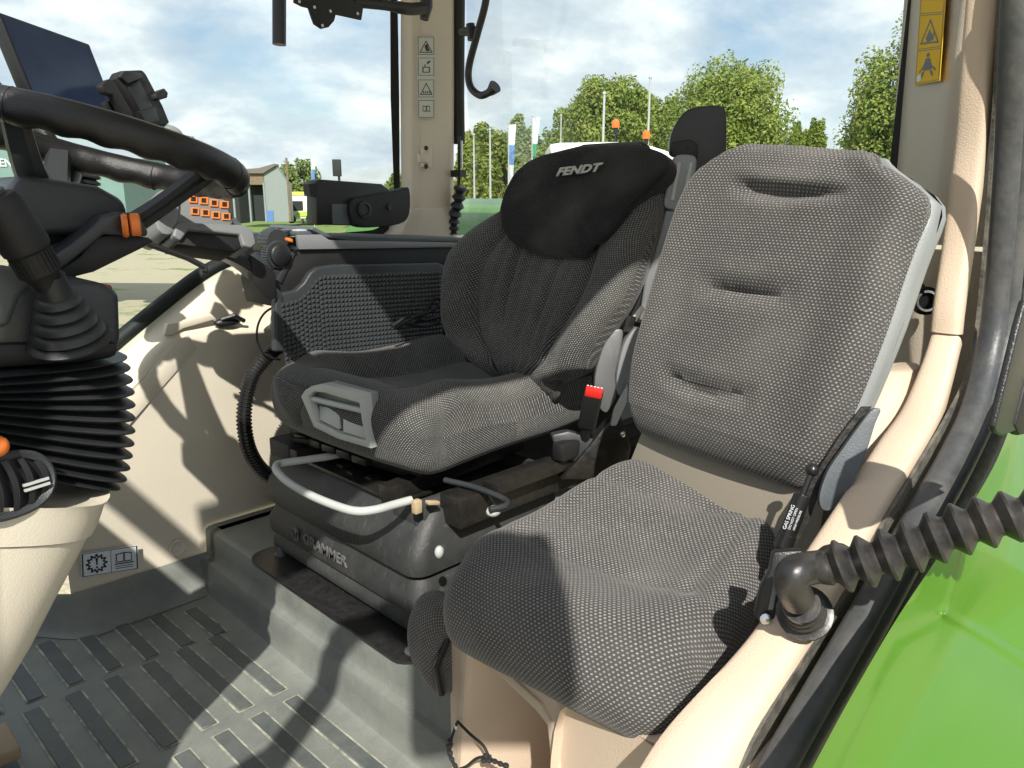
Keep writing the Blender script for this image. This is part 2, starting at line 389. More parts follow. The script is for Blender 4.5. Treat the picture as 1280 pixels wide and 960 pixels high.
def loft(prof, halfw, sculpt, frame, er, ns=40, mp=10, centre=None, ringsamples=6, uvs=1.0, off=None):
    """upholstered body: closed side profile (a,b) swept along the lateral axis, edges rounded by er.
    frame(a, lat, b) -> world.  halfw(a,b) -> half width;  sculpt(s, a, b, nx, nb) -> (da, db)"""
    P = cr(prof, mp, closed=True); m = len(P); P = np.array(P)
    d = np.roll(P, -1, 0) - np.roll(P, 1, 0)
    nrm = np.stack([d[:, 1], -d[:, 0]], 1); nrm /= np.linalg.norm(nrm, axis=1)[:, None] + 1e-9
    area = 0.5 * np.sum(P[:, 0] * np.roll(P[:, 1], -1) - np.roll(P[:, 0], -1) * P[:, 1])
    if area < 0: nrm = -nrm
    lo_, hi_ = P.min(0), P.max(0); ax_ = 0 if hi_[0] - lo_[0] > hi_[1] - lo_[1] else 1; hs = (hi_[1 - ax_] - lo_[1 - ax_]) / 2
    med = P.copy(); med[:, ax_] = np.clip(P[:, ax_], lo_[ax_] + hs, hi_[ax_] - hs)
    for i in range(m):                            # middle of the body's thickness at this station
        w_ = np.abs(P[:, ax_] - med[i, ax_]) < max(hs, .02); q_ = P[w_, 1 - ax_]
        med[i, 1 - ax_] = (q_.max() + q_.min()) / 2 if len(q_) else P[i, 1 - ax_]
    vin = med - P; dist_ = np.linalg.norm(vin, axis=1) + 1e-9; vin = vin / dist_[:, None]
    arc = np.concatenate([[0], np.cumsum(np.linalg.norm(np.roll(P, -1, 0) - P, axis=1))])
    S = []
    for k in range(ringsamples):                 # left cap collapse
        S.append((-1, 'c', k / ringsamples))
    for k in range(ringsamples + 1): S.append((-1, 'e', 90 - 90 * k / ringsamples))
    for k in range(1, ns): S.append((-1 + 2 * k / ns, 'm', 0))
    for k in range(ringsamples + 1): S.append((1, 'e', 90 * k / ringsamples))
    for k in range(ringsamples): S.append((1, 'c', 1 - (k + 1) / ringsamples))
    rows = []; uv = []
    for (s, typ, q) in S:
        row = []
        for i in range(m):
            a, b = P[i]; hw = halfw(a, b); c0 = centre(a, b) if centre else 0.0
            e = er(a, b) if callable(er) else er
            e = min(e, hw * 0.9)
            if typ == 'm': lat = s * (hw - e); inset = 0; u = lat
            elif typ == 'e':
                th = R(abs(q)); lat = s * ((hw - e) + e * math.sin(th)); inset = e * (1 - math.cos(th)); u = s * ((hw - e) + e * th)
            else: lat = s * hw; inset = e; u = s * (hw - e + e * 1.5708)
            ins = min(inset, dist_[i] * .92) if typ != 'm' else 0
            x, y = a + vin[i][0] * ins, b + vin[i][1] * ins
            if typ == 'c':
                ox, oy = x, y; x = med[i][0] + (x - med[i][0]) * q; y = med[i][1] + (y - med[i][1]) * q; u += s * math.hypot(x - ox, y - oy)
            sn = lat / max(hw, 1e-6)
            if sculpt:
                dx, dy = sculpt(sn, a, b, nrm[i][0], nrm[i][1]); fade = 1 if typ != 'c' else q
                x += dx * fade; y += dy * fade
            row.append(frame(x, lat + c0, y)); uv.append((u * uvs, arc[i] * uvs))
        row.append(row[0]); uv.append((uv[-m][0], arc[m] * uvs)); rows.append(row)
    mb = MB(); mb.grid(rows)
    return mb, uv
def lerpf(xs, ys):
    xs, ys = zip(*sorted(zip(xs, ys)))
    return lambda x: float(np.interp(x, xs, ys))
def sstep(a, b, x):
    t = max(0.0, min(1.0, (x - a) / (b - a))); return t * t * (3 - 2 * t)

# ================================================================== CAB SHELL
cab = thing('tractor_cab', 'beige and black tractor cab shell around the seats, with pillars, wheel-arch lining and window glass', 'tractor cab', (-0.7, -1.1, 0))

# right-hand wheel-arch lining below the far window
def liner():
    sill = [(40, 560, -1.97), (100, 482, -1.97), (148, 436, -1.97), (200, 392, -1.97), (250, 353, -1.97), (292, 330, -1.97), (345, 322, -1.97), (430, 318, -1.97), (520, 300, -1.97), (620, 290, -1.97)]
    sill_in = [(46, 574, -1.955), (106, 492, -1.955), (154, 446, -1.955), (205, 401, -1.955), (254, 362, -1.955), (294, 341, -1.955), (345, 334, -1.955), (430, 330, -1.955), (520, 312, -1.955), (620, 300, -1.955)]
    led = [(70, 600, -1.90), (120, 520, -1.90), (165, 468, -1.90), (208, 420, -1.90), (250, 404, -1.91), (300, 398, -1.915), (350, 398, -1.915), (430, 398, -1.9), (520, 380, -1.9), (620, 370, -1.9)]
    led2 = [(74, 612, -1.885), (124, 532, -1.885), (170, 480, -1.885), (213, 434, -1.885), (255, 420, -1.885), (302, 414, -1.885), (350, 412, -1.885), (430, 410, -1.885), (520, 392, -1.885), (620, 380, -1.885)]
    rows = [[at(u, v, y=y) for u, v, y in r] for r in (sill, sill_in, led, led2)]
    base = rows[3]
    for z in (0.62, 0.55, 0.45, 0.35, 0.25, 0.15, 0.05):
        rows.append([V3((p.x, -1.885 - 0.02 * sstep(0.6, 0.1, z) - .008 * sstep(.3, .12, z) - .15 * sstep(-.45, -.3, p.x) * sstep(.5, .12, z), p.z + (z - p.z) * 1.0 if z < p.z else p.z - 0.002)) for p in base])
    rr = []
    for r in rows:
        rr.append([V3(q) for q in cr([tuple(p) for p in r], 5)])
    cols = list(zip(*rr))
    cols = [[V3(q) for q in cr([tuple(p) for p in c], 3)] for c in cols]
    m = MB().grid([list(c) for c in zip(*cols)])
    return m
liner().build('wheel_arch_lining', 'beige', cab, smooth=50)
# access cover pressed into the lining
cv = [(163, 527), (232, 444), (247, 430), (239, 414), (222, 406)]
def liny(z): return -1.885 - 0.02 * sstep(0.6, 0.1, z)
mb = MB(); pts = [at(u, v, y=-1.881) for u, v in [(150, 545), (200, 488), (246, 436), (236, 418), (216, 430), (150, 512)]]
mb.prism(pts, (0, -0.004, 0)); mb.build('access_cover', 'beige', cab, bevel=0.002)
mb = MB(); mb.prism([at(u, v, y=-1.90) + V3((0, 0.012, 0)) for u, v in [(203, 418), (207, 404), (222, 402), (262, 392), (268, 398), (226, 410), (214, 418)]], (0, -0.02, 0))
mb.build('lining_clip', 'beige', cab, bevel=0.002)
mb = MB(); c = at(282, 402, y=-1.9)
mb.ball(c + V3((0, 0.01, 0)), 0.03, 16, (1.2, 0.5, 0.45)); mb.tube([c + V3((0.02, 0.02, 0.01)), c + V3((-0.01, 0.03, 0.018)), c + V3((-0.04, 0.02, 0.0))], 0.006, 8)
mb.build('cable_grommet', 'black', cab)
mb = MB(); c = at(222, 685, y=liny(0.15) + 0.001)
mb.lathe(c, (0, 1, 0), [(0, 0.022), (0.003, 0.022), (0.004, 0.019), (0.001, 0.014), (0.001, 0.007), (0.004, 0.006), (0.004, 0.0015)], 24)
mb.build('lining_fastener', 'beige', cab)
# strip under the far window: black seal and green outside sheet
px = [(120, 452), (150, 425), (200, 384), (250, 346), (292, 325), (345, 312)]
mb = MB(); P = cr([tuple(at(u, v, y=-1.985)) for u, v in px], 6)
mb.tube(P, 0.022, 10); mb.build('window_seal', 'blackm', cab)
mb = MB(); P = cr([tuple(at(u, v + 22, y=-1.985)) for u, v in px], 6)
mb.tube(P, 0.013, 8); mb.build('window_trim', M('green_tint_edge', (0.06, 0.13, 0.10), 0.4), cab)

# far pillar
mb = MB()
def pil(z, dx=0): return [(-1.452 + dx, -1.93, z), (-1.452 + dx, -1.875, z), (-1.468 + dx, -1.855, z), (-1.575 + dx, -1.845, z), (-1.605 + dx, -1.86, z), (-1.605 + dx, -1.93, z)]
rows = [pil(z, dx) for z, dx in ((0.78, 0.0), (0.99, 0.0), (1.3, -0.01), (1.62, -0.025), (1.8, -0.04))]
mb.grid(rows, closed_u=True, caps=True); mb.build('far_pillar', 'greybeige', cab, bevel=0.006, seg=3)
mb = MB()
def pb(z, ex): return [(-1.448 + ex, -1.95, z), (-1.448 + ex, -1.87, z), (-1.47 + ex * .7, -1.848, z), (-1.58, -1.838, z), (-1.612, -1.855, z), (-1.612, -1.95, z)]
rows = [pb(z, e) for z, e in ((0.72, 0.13), (0.85, 0.12), (0.885, 0.09), (0.92, 0.035), (0.96, 0.012), (0.985, 0.0))]
mb.grid(rows, closed_u=True, caps=True); mb.build('pillar_foot_trim', 'greybeige', cab, bevel=0.004)
# far window frit with rounded lower corner, and its glass
def frit():
    outer = [(-0.2, 0.70), (-0.2, 0.93)]
    mb = MB(); Y = -1.945
    xs = -1.452
    pts_o = []; pts_i = []
    for t in np.linspace(0, 1, 10):
        a = R(90) * t
        pts_i.append((xs + 0.012 + 0.10 - 0.10 * math.cos(a), Y, 1.02 - 0.10 * math.sin(a)))
        pts_o.append((xs - 0.01, Y, 1.02 - 0.12 * t * 1.2) if t < 0.8 else (xs - 0.01 + (t - 0.8) * 0.8, Y, 0.88))
    pts_i = [(xs + 0.012 - 0.02, Y, 1.8), (xs + 0.012, Y, 1.3)] + pts_i + [(-1.2, Y, 0.915), (-0.95, Y, 0.905)]
    pts_o = [(xs - 0.03, Y, 1.8), (xs - 0.02, Y, 1.3)] + pts_o + [(-1.2, Y, 0.84), (-0.95, Y, 0.83)]
    mb.grid([pts_i, pts_o, [(p[0], Y - 0.006, p[2]) for p in pts_o]])
    return mb
frit().build('window_border', 'blackm', cab)
mb = MB(); mb.aabb(-1.49, 0.35, -1.962, -1.957, 0.60, 1.8); mb.build('side_window_glass', 'glasswin', cab)
mb = MB(); mb.aabb(-1.652, -1.647, -1.84, -0.57, 0.80, 1.8); mb.build('rear_window_glass', 'glasswin', cab)
# hinge strip behind the far pillar, lower rear wall, rear window seal
mb = MB(); mb.tube([at(574, -40, x=-1.63), at(573, 120, x=-1.63), at(574, 180, x=-1.63)], 0.018, 10); mb.build('rear_window_seal', 'blackm', cab)
mb = MB(); mb.tube([at(574, 170, x=-1.6), at(574, 215, x=-1.6), at(573, 250, x=-1.6)], 0.005, 8)
mb.box(at(573, 217, x=-1.59), (0.012, 0, 0), (0, 0.022, 0), (0, 0, 0.010)); mb.build('gas_strut', 'strut', cab)
mb = MB(); mb.tube([at(577, 176, x=-1.62), at(577, 210, x=-1.62)], 0.004, 6); mb.build('strut_rod', 'chrome', cab)
mb = MB()
P = [tuple(at(u, v, x=-1.585)) for u, v in ((576, 233), (572, 255), (567, 275), (566, 292))]
P = cr(P, 8); mb.tube(P, [0.017 + 0.005 * math.sin(i * 1.6) for i in range(len(P))], 12); mb.build('strut_boot', 'bellows', cab)
mb = MB(); mb.aabb(-1.72, -1.66, -1.95, -0.3, 0.0, 0.84); mb.build('rear_wall', 'char', cab, bevel=0.01)
# hook rod beside the rear window
mb = MB(); P = [tuple(at(u, v, x=-1.5)) for u, v in ((612, -30), (606, 8), (596, 45), (586, 85), (588, 108), (600, 119), (612, 115), (619, 108))]
P = cr(P, 6); n = len(P); mb.tube(P, [0.010 if i < n - 8 else 0.010 + (i - n + 8) * 0.0012 for i in range(n)], 12)
mb.tube([at(578, 40, x=-1.55), at(592, 38, x=-1.5)], 0.012, 10); mb.tube([at(588, 30, x=-1.5), at(590, 50, x=-1.5)], 0.012, 10)
mb.build('coat_hook', 'black', cab)
# label stack + latch plate on far pillar: face plane x~-1.5.. oriented to the cab inside
def sticker(name, q, mat, parent, label=None):
    mb = MB(); mb.prism([q(0, 0, .0006), q(1, 0, .0006), q(1, 1, .0006), q(0, 1, .0006)], q.n * 0.0006)
    return mb.build(name, mat, parent, label=label)
pq = Quad(*[at(u, v, y=-1.8435) for u, v in ((521, 45), (543, 45), (543, 148), (522, 148))])
st = sticker('pillar_label', pq, 'stickerp', cab, 'pale label column with warning triangles, a battery and a book')
mb = MB(); h = 0.0016
for b0, b1 in ((0, .235), (.25, .485), (.515, .75), (.765, 1)):
    qring(mb, pq, [(0.04, b0 + .01), (.96, b0 + .01), (.96, b1 - .01), (.04, b1 - .01)], .06, h)
for b0 in (.02, .53):
    qring(mb, pq, [(.5, b0 + .03), (.88, b0 + .18), (.12, b0 + .18)], .22, h)
qpoly(mb, pq, [(.4, .12), (.55, .09), (.72, .18), (.5, .18)], h)
for k in range(4): qpoly(mb, pq, [(.3 + k * .12, .69), (.38 + k * .12, .69), (.36 + k * .12, .66), (.32 + k * .12, .66)], h)
qring(mb, pq, [(.28, .37), (.72, .37), (.72, .44), (.28, .44)], .3, h)
qpoly(mb, pq, [(.4, .34), (.46, .34), (.46, .37), (.4, .37)], h); qpoly(mb, pq, [(.55, .31), (.75, .29), (.75, .31), (.55, .345)], h)
for s in (0, .22): qring(mb, pq, [(.28 + s, .84), (.5 + s, .85), (.5 + s, .92), (.28 + s, .91)], .3, h)
mb.build('label_print', 'ink', st)
mb = MB(); a = at(532.5, 184, y=-1.843); b = at(532.5, 209, y=-1.843)
mb.tube([a, b], 0.0165, 14); mb.build('latch_plate', 'greybeige', cab)
mb = MB(); 
for v in (185, 208):
    mb = MB(); mb.lathe(at(532.5, v, y=-1.826), (0, 1, 0), [(0, .007), (.003, .006)], 10); mb.build('latch_screw', 'blackm', cab)
mb = MB(); mb.box(at(529, 198, y=-1.826), (.017, 0, 0), (0, .007, 0), (0, 0, .012)); mb.build('latch_block', 'greybeige', cab, bevel=.002)

# near rear pillar
def cp(z):
    k = (z - 1.02)
    return [(-1.66, -0.590 - .03 * k, z), (-1.62, -0.558 - .03 * k, z), (-1.52, -0.505 - .02 * k, z), (-1.41, -0.445, z), (-1.36, -0.415, z), (-1.345, -0.400, z), (-1.338, -0.37, z), (-1.335, -0.33, z), (-1.335, -0.29, z)]
rows = [[V3(q) for q in cr(cp(z), 4)] for z in (0.945, 1.1, 1.3, 1.55, 1.85)]
MB().grid(rows).build('near_pillar', 'greybeige', cab, smooth=60)
rows = [[V3(q) + V3((-.002, .003, 0)) for q in cr(cp(z), 4)] for z in (0.55, 0.7, 0.80, 0.86, 0.90, 0.938)]
for i, r in enumerate(rows):
    for p in r:
        p.y += -.02 * math.sin(math.pi * i / 5)
MB().grid(rows).build('pillar_foot_trim', 'greybeige', cab, smooth=60)
mb = MB(); mb.aabb(-1.66, -1.635, -0.585, -0.560, 1.06, 1.85); mb.build('window_border', 'blackm', cab)
mb = MB(); c = at(1155, 378, x=-1.33)
c2 = V3((-1.345, -0.445, c.z)); dn = V3((.42, .9, .1)).normalized()
mb.lathe(at(1156, 376, x=-1.30) , (0.75, 0.6, 0.1), [(0, .022), (.006, .022), (.008, .018), (.004, .014), (.004, .013), (-.010, .010)], 20); mb.build('power_socket', 'strut', cab)
mb = MB(); mb.lathe(at(1156, 376, x=-1.295), (0.75, 0.6, 0.1), [(.006, .0165), (.010, .0165), (.010, .013), (.004, .013)], 20, caps=False); mb.build('socket_ring', 'chrome', cab)
mb = MB(); mb.tube([at(1156, 362, x=-1.29), at(1144, 366, x=-1.29), at(1137, 378, x=-1.30)], [.010, .009, .008], 10); mb.build('socket_cap', 'black', cab)
# yellow seat-belt warning sticker on near pillar
p0 = V3((-1.52, -0.505, 1.1)); pn = V3((.476, -.88, 0)).normalized()
yq = Quad(*[onp(u, v, p0, pn) for u, v in ((1160, -62), (1193, -62), (1181, 101), (1149, 107))])
yq.c = [p + yq.n * 0.006 for p in yq.c]
st = sticker('pillar_label', yq, 'yellow', cab, 'yellow warning label with a belted figure and a triangle'); st.location = (0, 0, 0)
mb = MB(); h = .0016
for b0, b1 in ((.0, .22), (.23, .47), (.48, .735), (.745, .99)): qring(mb, yq, [(.03, b0), (.97, b0), (.97, b1), (.03, b1)], .035, h)
qring(mb, yq, [(.5, .51), (.88, .70), (.12, .70)], .2, h); qpoly(mb, yq, [(.35, .66), (.5, .59), (.62, .64), (.68, .60), (.66, .67), (.45, .69)], h)
qpoly(mb, yq, [(.1, .2), (.9, .2), (.9, .18), (.1, .18)], h)
qpoly(mb, yq, [(.5 + .07 * math.cos(a * .785), .785 + .018 * math.sin(a * .785)) for a in range(8)], h)
qpoly(mb, yq, [(.42, .81), (.58, .81), (.70, .88), (.66, .90), (.34, .90), (.30, .88)], h)
qpoly(mb, yq, [(.30, .905), (.40, .905), (.34, .945), (.26, .95)], h); qpoly(mb, yq, [(.60, .905), (.70, .905), (.76, .95), (.68, .945)], h)
qpoly(mb, yq, [(.18, .90), (.30, .87), (.30, .885), (.18, .915)], h); qpoly(mb, yq, [(.7, .87), (.84, .90), (.84, .915), (.7, .885)], h)
mb.build('label_print', 'ink', st)
mb = MB(); qpoly(mb, yq, [(.08, .93), (.26, .925), (.26, .97), (.08, .975)], h); mb.build('label_symbol', 'sticker', st)

# door-frame trim (peach tube-like moulding), upper and lower pieces
def ydp(v): return float(np.interp(v, [-60, 250, 420, 560, 700, 1000], [1.36, 1.36, 1.32, 1.25, 1.2, 1.2]))     # the doorway leans inwards towards the roof
def sweep(px, Y, prof, n=6):
    """profile (list of (d_out, d_side)) swept along a pixel path in the plane y=Y; out = +y, side = in-plane normal"""
    P = [V3(p) for p in cr([tuple(at(u, v, y=Y * ydp(v))) for u, v in px], n)]
    rows = []
    for i, p in enumerate(P):
        t = (P[min(i + 1, len(P) - 1)] - P[max(i - 1, 0)]).normalized()
        sd = t.cross(V3((0, 1, 0))).normalized()
        rows.append([p + V3((0, 1, 0)) * a + sd * b for a, b in prof])
    return rows
def sqr(n=24, e=.55): return [(math.copysign(abs(math.cos(2 * math.pi * k / n)) ** e, math.cos(2 * math.pi * k / n)), math.copysign(abs(math.sin(2 * math.pi * k / n)) ** e, math.sin(2 * math.pi * k / n))) for k in range(n)]
def oval(ra, rb, n=14, a0=0): return [(ra * math.cos(2 * math.pi * k / n + a0), rb * math.sin(2 * math.pi * k / n + a0)) for k in range(n)]
up = [(1236, -60), (1230, 0), (1221, 100), (1212, 200), (1199, 300), (1187, 380), (1183, 416)]
mb = MB().grid(sweep(up, -.25, [(a * .020, b * .0150) for a, b in sqr()]), closed_u=True, caps=True); mb.build('door_frame_moulding', 'peach', cab)
lo = [(1183, 425), (1170, 470), (1150, 525), (1122, 570), (1090, 622), (1054, 680), (1014, 745), (966, 825), (914, 910), (868, 990), (815, 1085)]
P = [V3(p) for p in cr([tuple(at(u, v, y=-.25 * ydp(v))) for u, v in lo], 6)]
rows = []
for i, p in enumerate(P):
    t = (P[min(i + 1, len(P) - 1)] - P[max(i - 1, 0)]).normalized(); sd = t.cross(V3((0, 1, 0))).normalized(); k = sstep(0, 18, i)
    ra, rb = .020 + .006 * k, .0165 + .0060 * k
    k2 = sstep(38, 54, i); rows.append([p + V3((0, 1, 0)) * (ra * a - .03 * k2 * max(0, b) ** 2) + sd * (rb * .95 * b * (1 + (.25 * k2 if b > 0 else 0))) for a, b in sqr()])
MB().grid(rows, closed_u=True, caps=True).build('door_frame_moulding', 'peach', cab)
# rear wheel-arch cover showing between backrest and moulding
mb = MB(); mb.ball((-1.20, -0.38, 0.50), 0.20, 24, (1.0, 0.42, 1.40)); mb.build('rear_arch_cover', 'peach_arch', cab)
mb = MB(); mb.prism([at(u, v, x=-1.5) for u, v in ((1085, 402), (1190, 392), (1175, 432), (1120, 440), (1070, 430))], (-.12, 0, 0)); mb.build('rear_corner_trim', 'charblue', cab, bevel=.004)

# black door-frame: dirty flange, rubber seals
fl = [(1268, -60), (1262, 0), (1256, 100), (1250, 200), (1240, 320), (1228, 420), (1208, 500), (1180, 560), (1140, 630), (1100, 700), (1060, 770), (1010, 855), (960, 940), (935, 990)]
YS = -.205
MB().grid(sweep(fl, -.231, [(0, -.10), (.004, -.10), (.004, .052), (0, .052)]), closed_u=True, caps=True).build('door_frame_flange', 'sealdirt', cab)
def shift(px, d):
    out = []
    for i, (u, v) in enumerate(px):
        a, b = px[max(i - 1, 0)], px[min(i + 1, len(px) - 1)]
        tx, ty = b[0] - a[0], b[1] - a[1]; L = math.hypot(tx, ty)
        dd = d(i / (len(px) - 1)) if callable(d) else d
        out.append((u - ty / L * dd * -1, v + tx / L * dd * -1))
    return out
w0 = lambda t: 1.0
MB().grid(sweep(shift(fl, lambda t: 6 + 14 * t), YS, oval(.016, .0102, 12)), closed_u=True, caps=True).build('door_seal', 'seal', cab)
MB().grid(sweep(shift(fl, lambda t: 22 + 16 * t), YS, oval(.014, .0114, 12)), closed_u=True, caps=True).build('door_seal', 'seal', cab)
MB().grid(sweep(shift(fl, lambda t: 42 + 16 * t), YS + .006, oval(.010, .013, 12)), closed_u=True, caps=True).build('door_seal', 'crack', cab)

# roof, far pillar line, front pillars, dashboard (these shade the cab)
mb = MB(); mb.aabb(-1.75, -0.36, -2.0, -0.155, 1.80, 1.88); mb.aabb(-0.36, 0.45, -0.56, -0.155, 1.80, 1.88); mb.aabb(-0.36, 0.45, -2.0, -1.90, 1.80, 1.88); mb.aabb(.52, .56, -1.9, -.34, 1.80, 1.88); mb.build('roof', 'greybeige', cab, bevel=.01)
mb = MB(); mb.tube([V3((.50, -.44, .1)), V3((.46, -.42, .9)), V3((.42, -.38, 1.4)), V3((.36, -.33, 1.84))], .035, 10); mb.build('front_pillar', 'greybeige', cab)
mb = MB(); mb.tube([V3((.50, -1.85, .1)), V3((.46, -1.87, .9)), V3((.42, -1.9, 1.4)), V3((.36, -1.9, 1.84))], .03, 10); mb.build('front_pillar', 'greybeige', cab)
mb = MB(); mb.prism([V3(p) for p in ((.10, -1.85, .05), (.50, -1.85, .05), (.50, -.46, .05), (.42, -.46, .05), (.10, -.72, .05))], (0, 0, 1.08)); mb.build('dashboard', 'char', cab, bevel=.03, seg=3)

# ------------------------------------------------------------------ floor
fm = thing('floor_mat', 'dusty grey-black ribbed rubber floor mat in front of the driver seat', 'floor mat', (-0.5, -1.5, 0))
def zfloor():
    xs = [0.5, 0.2, 0.0, -.2, -.28, -.31, -.34, -.37, -.40, -.43, -.46, -.5, -.6, -.68, -.72]
    rows = []
    for x in xs:
        yw = -1.93 if x < -.45 else -1.93 - .14 * sstep(-.45, -.3, x)
        ywm = yw + .075
        r = [(x, -.2 if x > -.55 else -.82, 0), (x, -.9, 0), (x, -1.3, 0), (x, ywm + .02, 0.0), (x, ywm, .002), (x, ywm - .02, .012), (x, ywm - .036, .04), (x, ywm - .045, .085), (x, ywm - .05, .10)]
        rows.append([V3(q) for q in cr(r, 3)])
    # riser up to the seat platform
    def rr(x, z): return [V3((x, p.y, max(p.z, z) if z > 0 else p.z)) for p in rows_last]
    rows_last = rows[-1]
    for x, z in ((-.728, .004), (-.731, .012), (-.733, .05), (-.734, .082), (-.737, .089), (-.752, .0925), (-.7545, .096), (-.756, .12), (-.757, .156), (-.7595, .1645), (-.766, .1695), (-.78, .171), (-.95, .171), (-1.65, .171)):
        rows.append(rr(x, z))
    return rows
g = zfloor()
MB().grid(g).build('mat_sheet', 'rubber', fm, smooth=32)
pads = []
for i, xc in enumerate((-.055, -.132, -.209, -.286, -.362, -.439, -.516, -.592, -.667)):
    for j, (ya, yb) in enumerate(((-1.315, -.98), (-1.655, -1.352), (-1.91 + max(0, -(xc + .40)) * .35, -1.69 + max(0, -(xc + .4)) * .12))):
        pads.append((xc + (.012 if j == 1 else 0), ya, yb))
edge_me = None
def padmesh(L):
    mb = MB(); w = .0142
    mb.aabb(-w, w, -L / 2, L / 2, 0.0005, .0032)
    return mb
for (xc, ya, yb) in pads:
    mb = padmesh(yb - ya); mb.v = [(p[0] + xc + p[1] * -.02, p[1] + (ya + yb) / 2, p[2] + .001) for p in mb.v]
    p_ = mb.build('tread_pad', 'pad', fm, bevel=.0012, seg=1)
    mb = MB(); L = (yb - ya); w = .0142; c = []
    for (a, b) in ((-w, -L / 2), (w, -L / 2), (w, L / 2), (-w, L / 2)): c.append((a, b))
    I = [(xc + a + b * -.02, b + (ya + yb) / 2, .0016) for a, b in c]
    O = [(xc + a * 1.34 + b * -.02, b * 1.028 + (ya + yb) / 2, .0014) for a, b in c]
    mb.add(I + O, [(i, (i + 1) % 4, 4 + (i + 1) % 4, 4 + i) for i in range(4)])
    mb.build('dust_rim', 'dustline', p_)
# warning sticker on the lining
wq = Quad(*[at(u, v, y=-1.893) for u, v in ((101, 692), (172, 681), (173, 711), (102, 722))])
st = sticker('lining_label', wq, 'sticker', cab, 'white label with a gear, an exclamation mark and an open book')
mb = MB(); h = .0016; n = 24; gp = []
for k in range(n):
    r_ = 1.0 if (k % 2 == 0) else .8
    for e in (-.35, .35):
        a = 2 * math.pi * (k + e) / n; gp.append((.26 + .19 * r_ * math.cos(a), .5 + .40 * r_ * math.sin(a)))
qring(mb, wq, gp, .30, h)
qpoly(mb, wq, [(.24, .27), (.285, .27), (.275, .56), (.25, .56)], h); qpoly(mb, wq, [(.245, .62), (.28, .62), (.28, .70), (.245, .70)], h)
qring(mb, wq, [(.01, .02), (.99, .02), (.99, .98), (.01, .98)], .05, h); qpoly(mb, wq, [(.505, .02), (.515, .02), (.515, .98), (.505, .98)], h)
for s, k in ((.60, 1), (.745, -1)):
    qring(mb, wq, [(s, .22 + .02 * k), (s + .14, .22 - .02 * k), (s + .14, .60), (s, .60)], .22, h)
for k in range(6): qpoly(mb, wq, [(.58 - (k % 2) * 0, .24 + k * .06), (.60, .24 + k * .06), (.60, .26 + k * .06), (.58, .26 + k * .06)], h)
qpoly(mb, wq, [(.58, .63), (.91, .63), (.93, .68), (.56, .68)], h)
for b in (.74, .82): qpoly(mb, wq, [(.58, b), (.90, b), (.90, b + .03), (.58, b + .03)], h)
mb.build('label_print', 'ink', st)

# ================================================================== PASSENGER SEAT
PR = R(-11)
pe = V3((-math.sin(PR), math.cos(PR), 0)); pf = V3((math.cos(PR), math.sin(PR), 0))       # lateral (towards door), forward
ps = thing('passenger_seat', 'grey woven fold-down passenger seat nearest the open door, on a beige base box', 'seat', (-0.9, -0.55, 0.0))
rec = R(17)
pb_ = V3((-math.sin(rec) * pf.x, -math.sin(rec) * pf.y, math.cos(rec)))                   # up the backrest
pn_ = pe.cross(pb_).normalized(); pn_ = pn_ if pn_.dot(pf) > 0 else -pn_
P0 = V3((-1.035, -.535, .865))
def ploc(u, v, off=0.0):
    d = onp(u, v, P0 + pn_ * off, pn_) - P0; return d.dot(pe), d.dot(pb_)
Lp = [(785, 535), (783, 505), (790, 470), (800, 430), (823, 350), (842, 285), (855, 250), (870, 222), (895, 200), (925, 192)]
Rp = [(1002, 612), (1022, 598), (1042, 560), (1072, 498), (1108, 405), (1134, 325), (1155, 272), (1166, 248), (1168, 230), (1160, 212), (1140, 197), (1098, 188)]
Lp = [(u + 11, v) for u, v in Lp]
Ll = [ploc(*q) for q in Lp]; Rl = [ploc(*q) for q in Rp]
hb = [h for a, h in Ll]; hr = [h for a, h in Rl]
lf = lerpf(hb, [a for a, h in Ll]); rf = lerpf(hr, [a for a, h in Rl])
htop = max(max(hb), max(hr)) + .012; hbot = min(hb + hr) + .0
print('pass back', [tuple(round(k, 3) for k in q) for q in Ll], [tuple(round(k, 3) for k in q) for q in Rl])
def smoothf(f, w=.025): return lambda x: sum(f(x + d) for d in (-w, -w / 2, 0, w / 2, w)) / 5
lf, rf = smoothf(lf), smoothf(rf)
def pframe(a, lat, b):
    b = b - .024 * sstep(-.10, .19, lat) * sstep(htop - .16, htop, b)
    return P0 + pn_ * a + pe * lat + pb_ * b
GR = [(*ploc(u, v)[::-1], w) for u, v, w in ((985, 247, .105), (943, 370, .098), (900, 492, .098))]
def ptop(s, b): return 0.0
def pback_sc(s, a, b, na, nb):
    if na < .3: return (0, ptop(s, b))
    d = 0
    for gh, gl, gw in GR:
        lat = s * .2 - gl; w_ = max(0.0, 1 - (lat / gw) ** 2) ** .8; q_ = b - gh - .9 * lat * lat
        d -= .019 * math.exp(-(q_ / .0105) ** 2) * w_
        d += .004 * (math.exp(-((q_ - .020) / .012) ** 2) + .7 * math.exp(-((q_ + .022) / .014) ** 2)) * sstep(gw + .03, gw - .06, abs(lat))
    d += .010 * (1 - s * s) + .010 * sstep(.55, .9, abs(s)) * sstep(-.2, -.1, b)
    return (d, ptop(s, b))
T = .032
prof = [(-.03, (htop + hbot) / 2), (-.03, htop - .02), (-.012, htop), (.012, htop - .008), (T - .004, htop - .04), (T, (htop + hbot) / 2 + .08), (T, hbot + .08), (T - .004, hbot + .035), (.008, hbot + .004), (-.014, hbot), (-.03, hbot + .03)]
mb, uv = loft(prof, lambda a, b: max(.04, (rf(b) - lf(b)) / 2), pback_sc, pframe, .022, ns=64, mp=16, centre=lambda a, b: (rf(b) + lf(b)) / 2)
mb.build('backrest', 'fabP', ps, uv=uv, smooth=60)
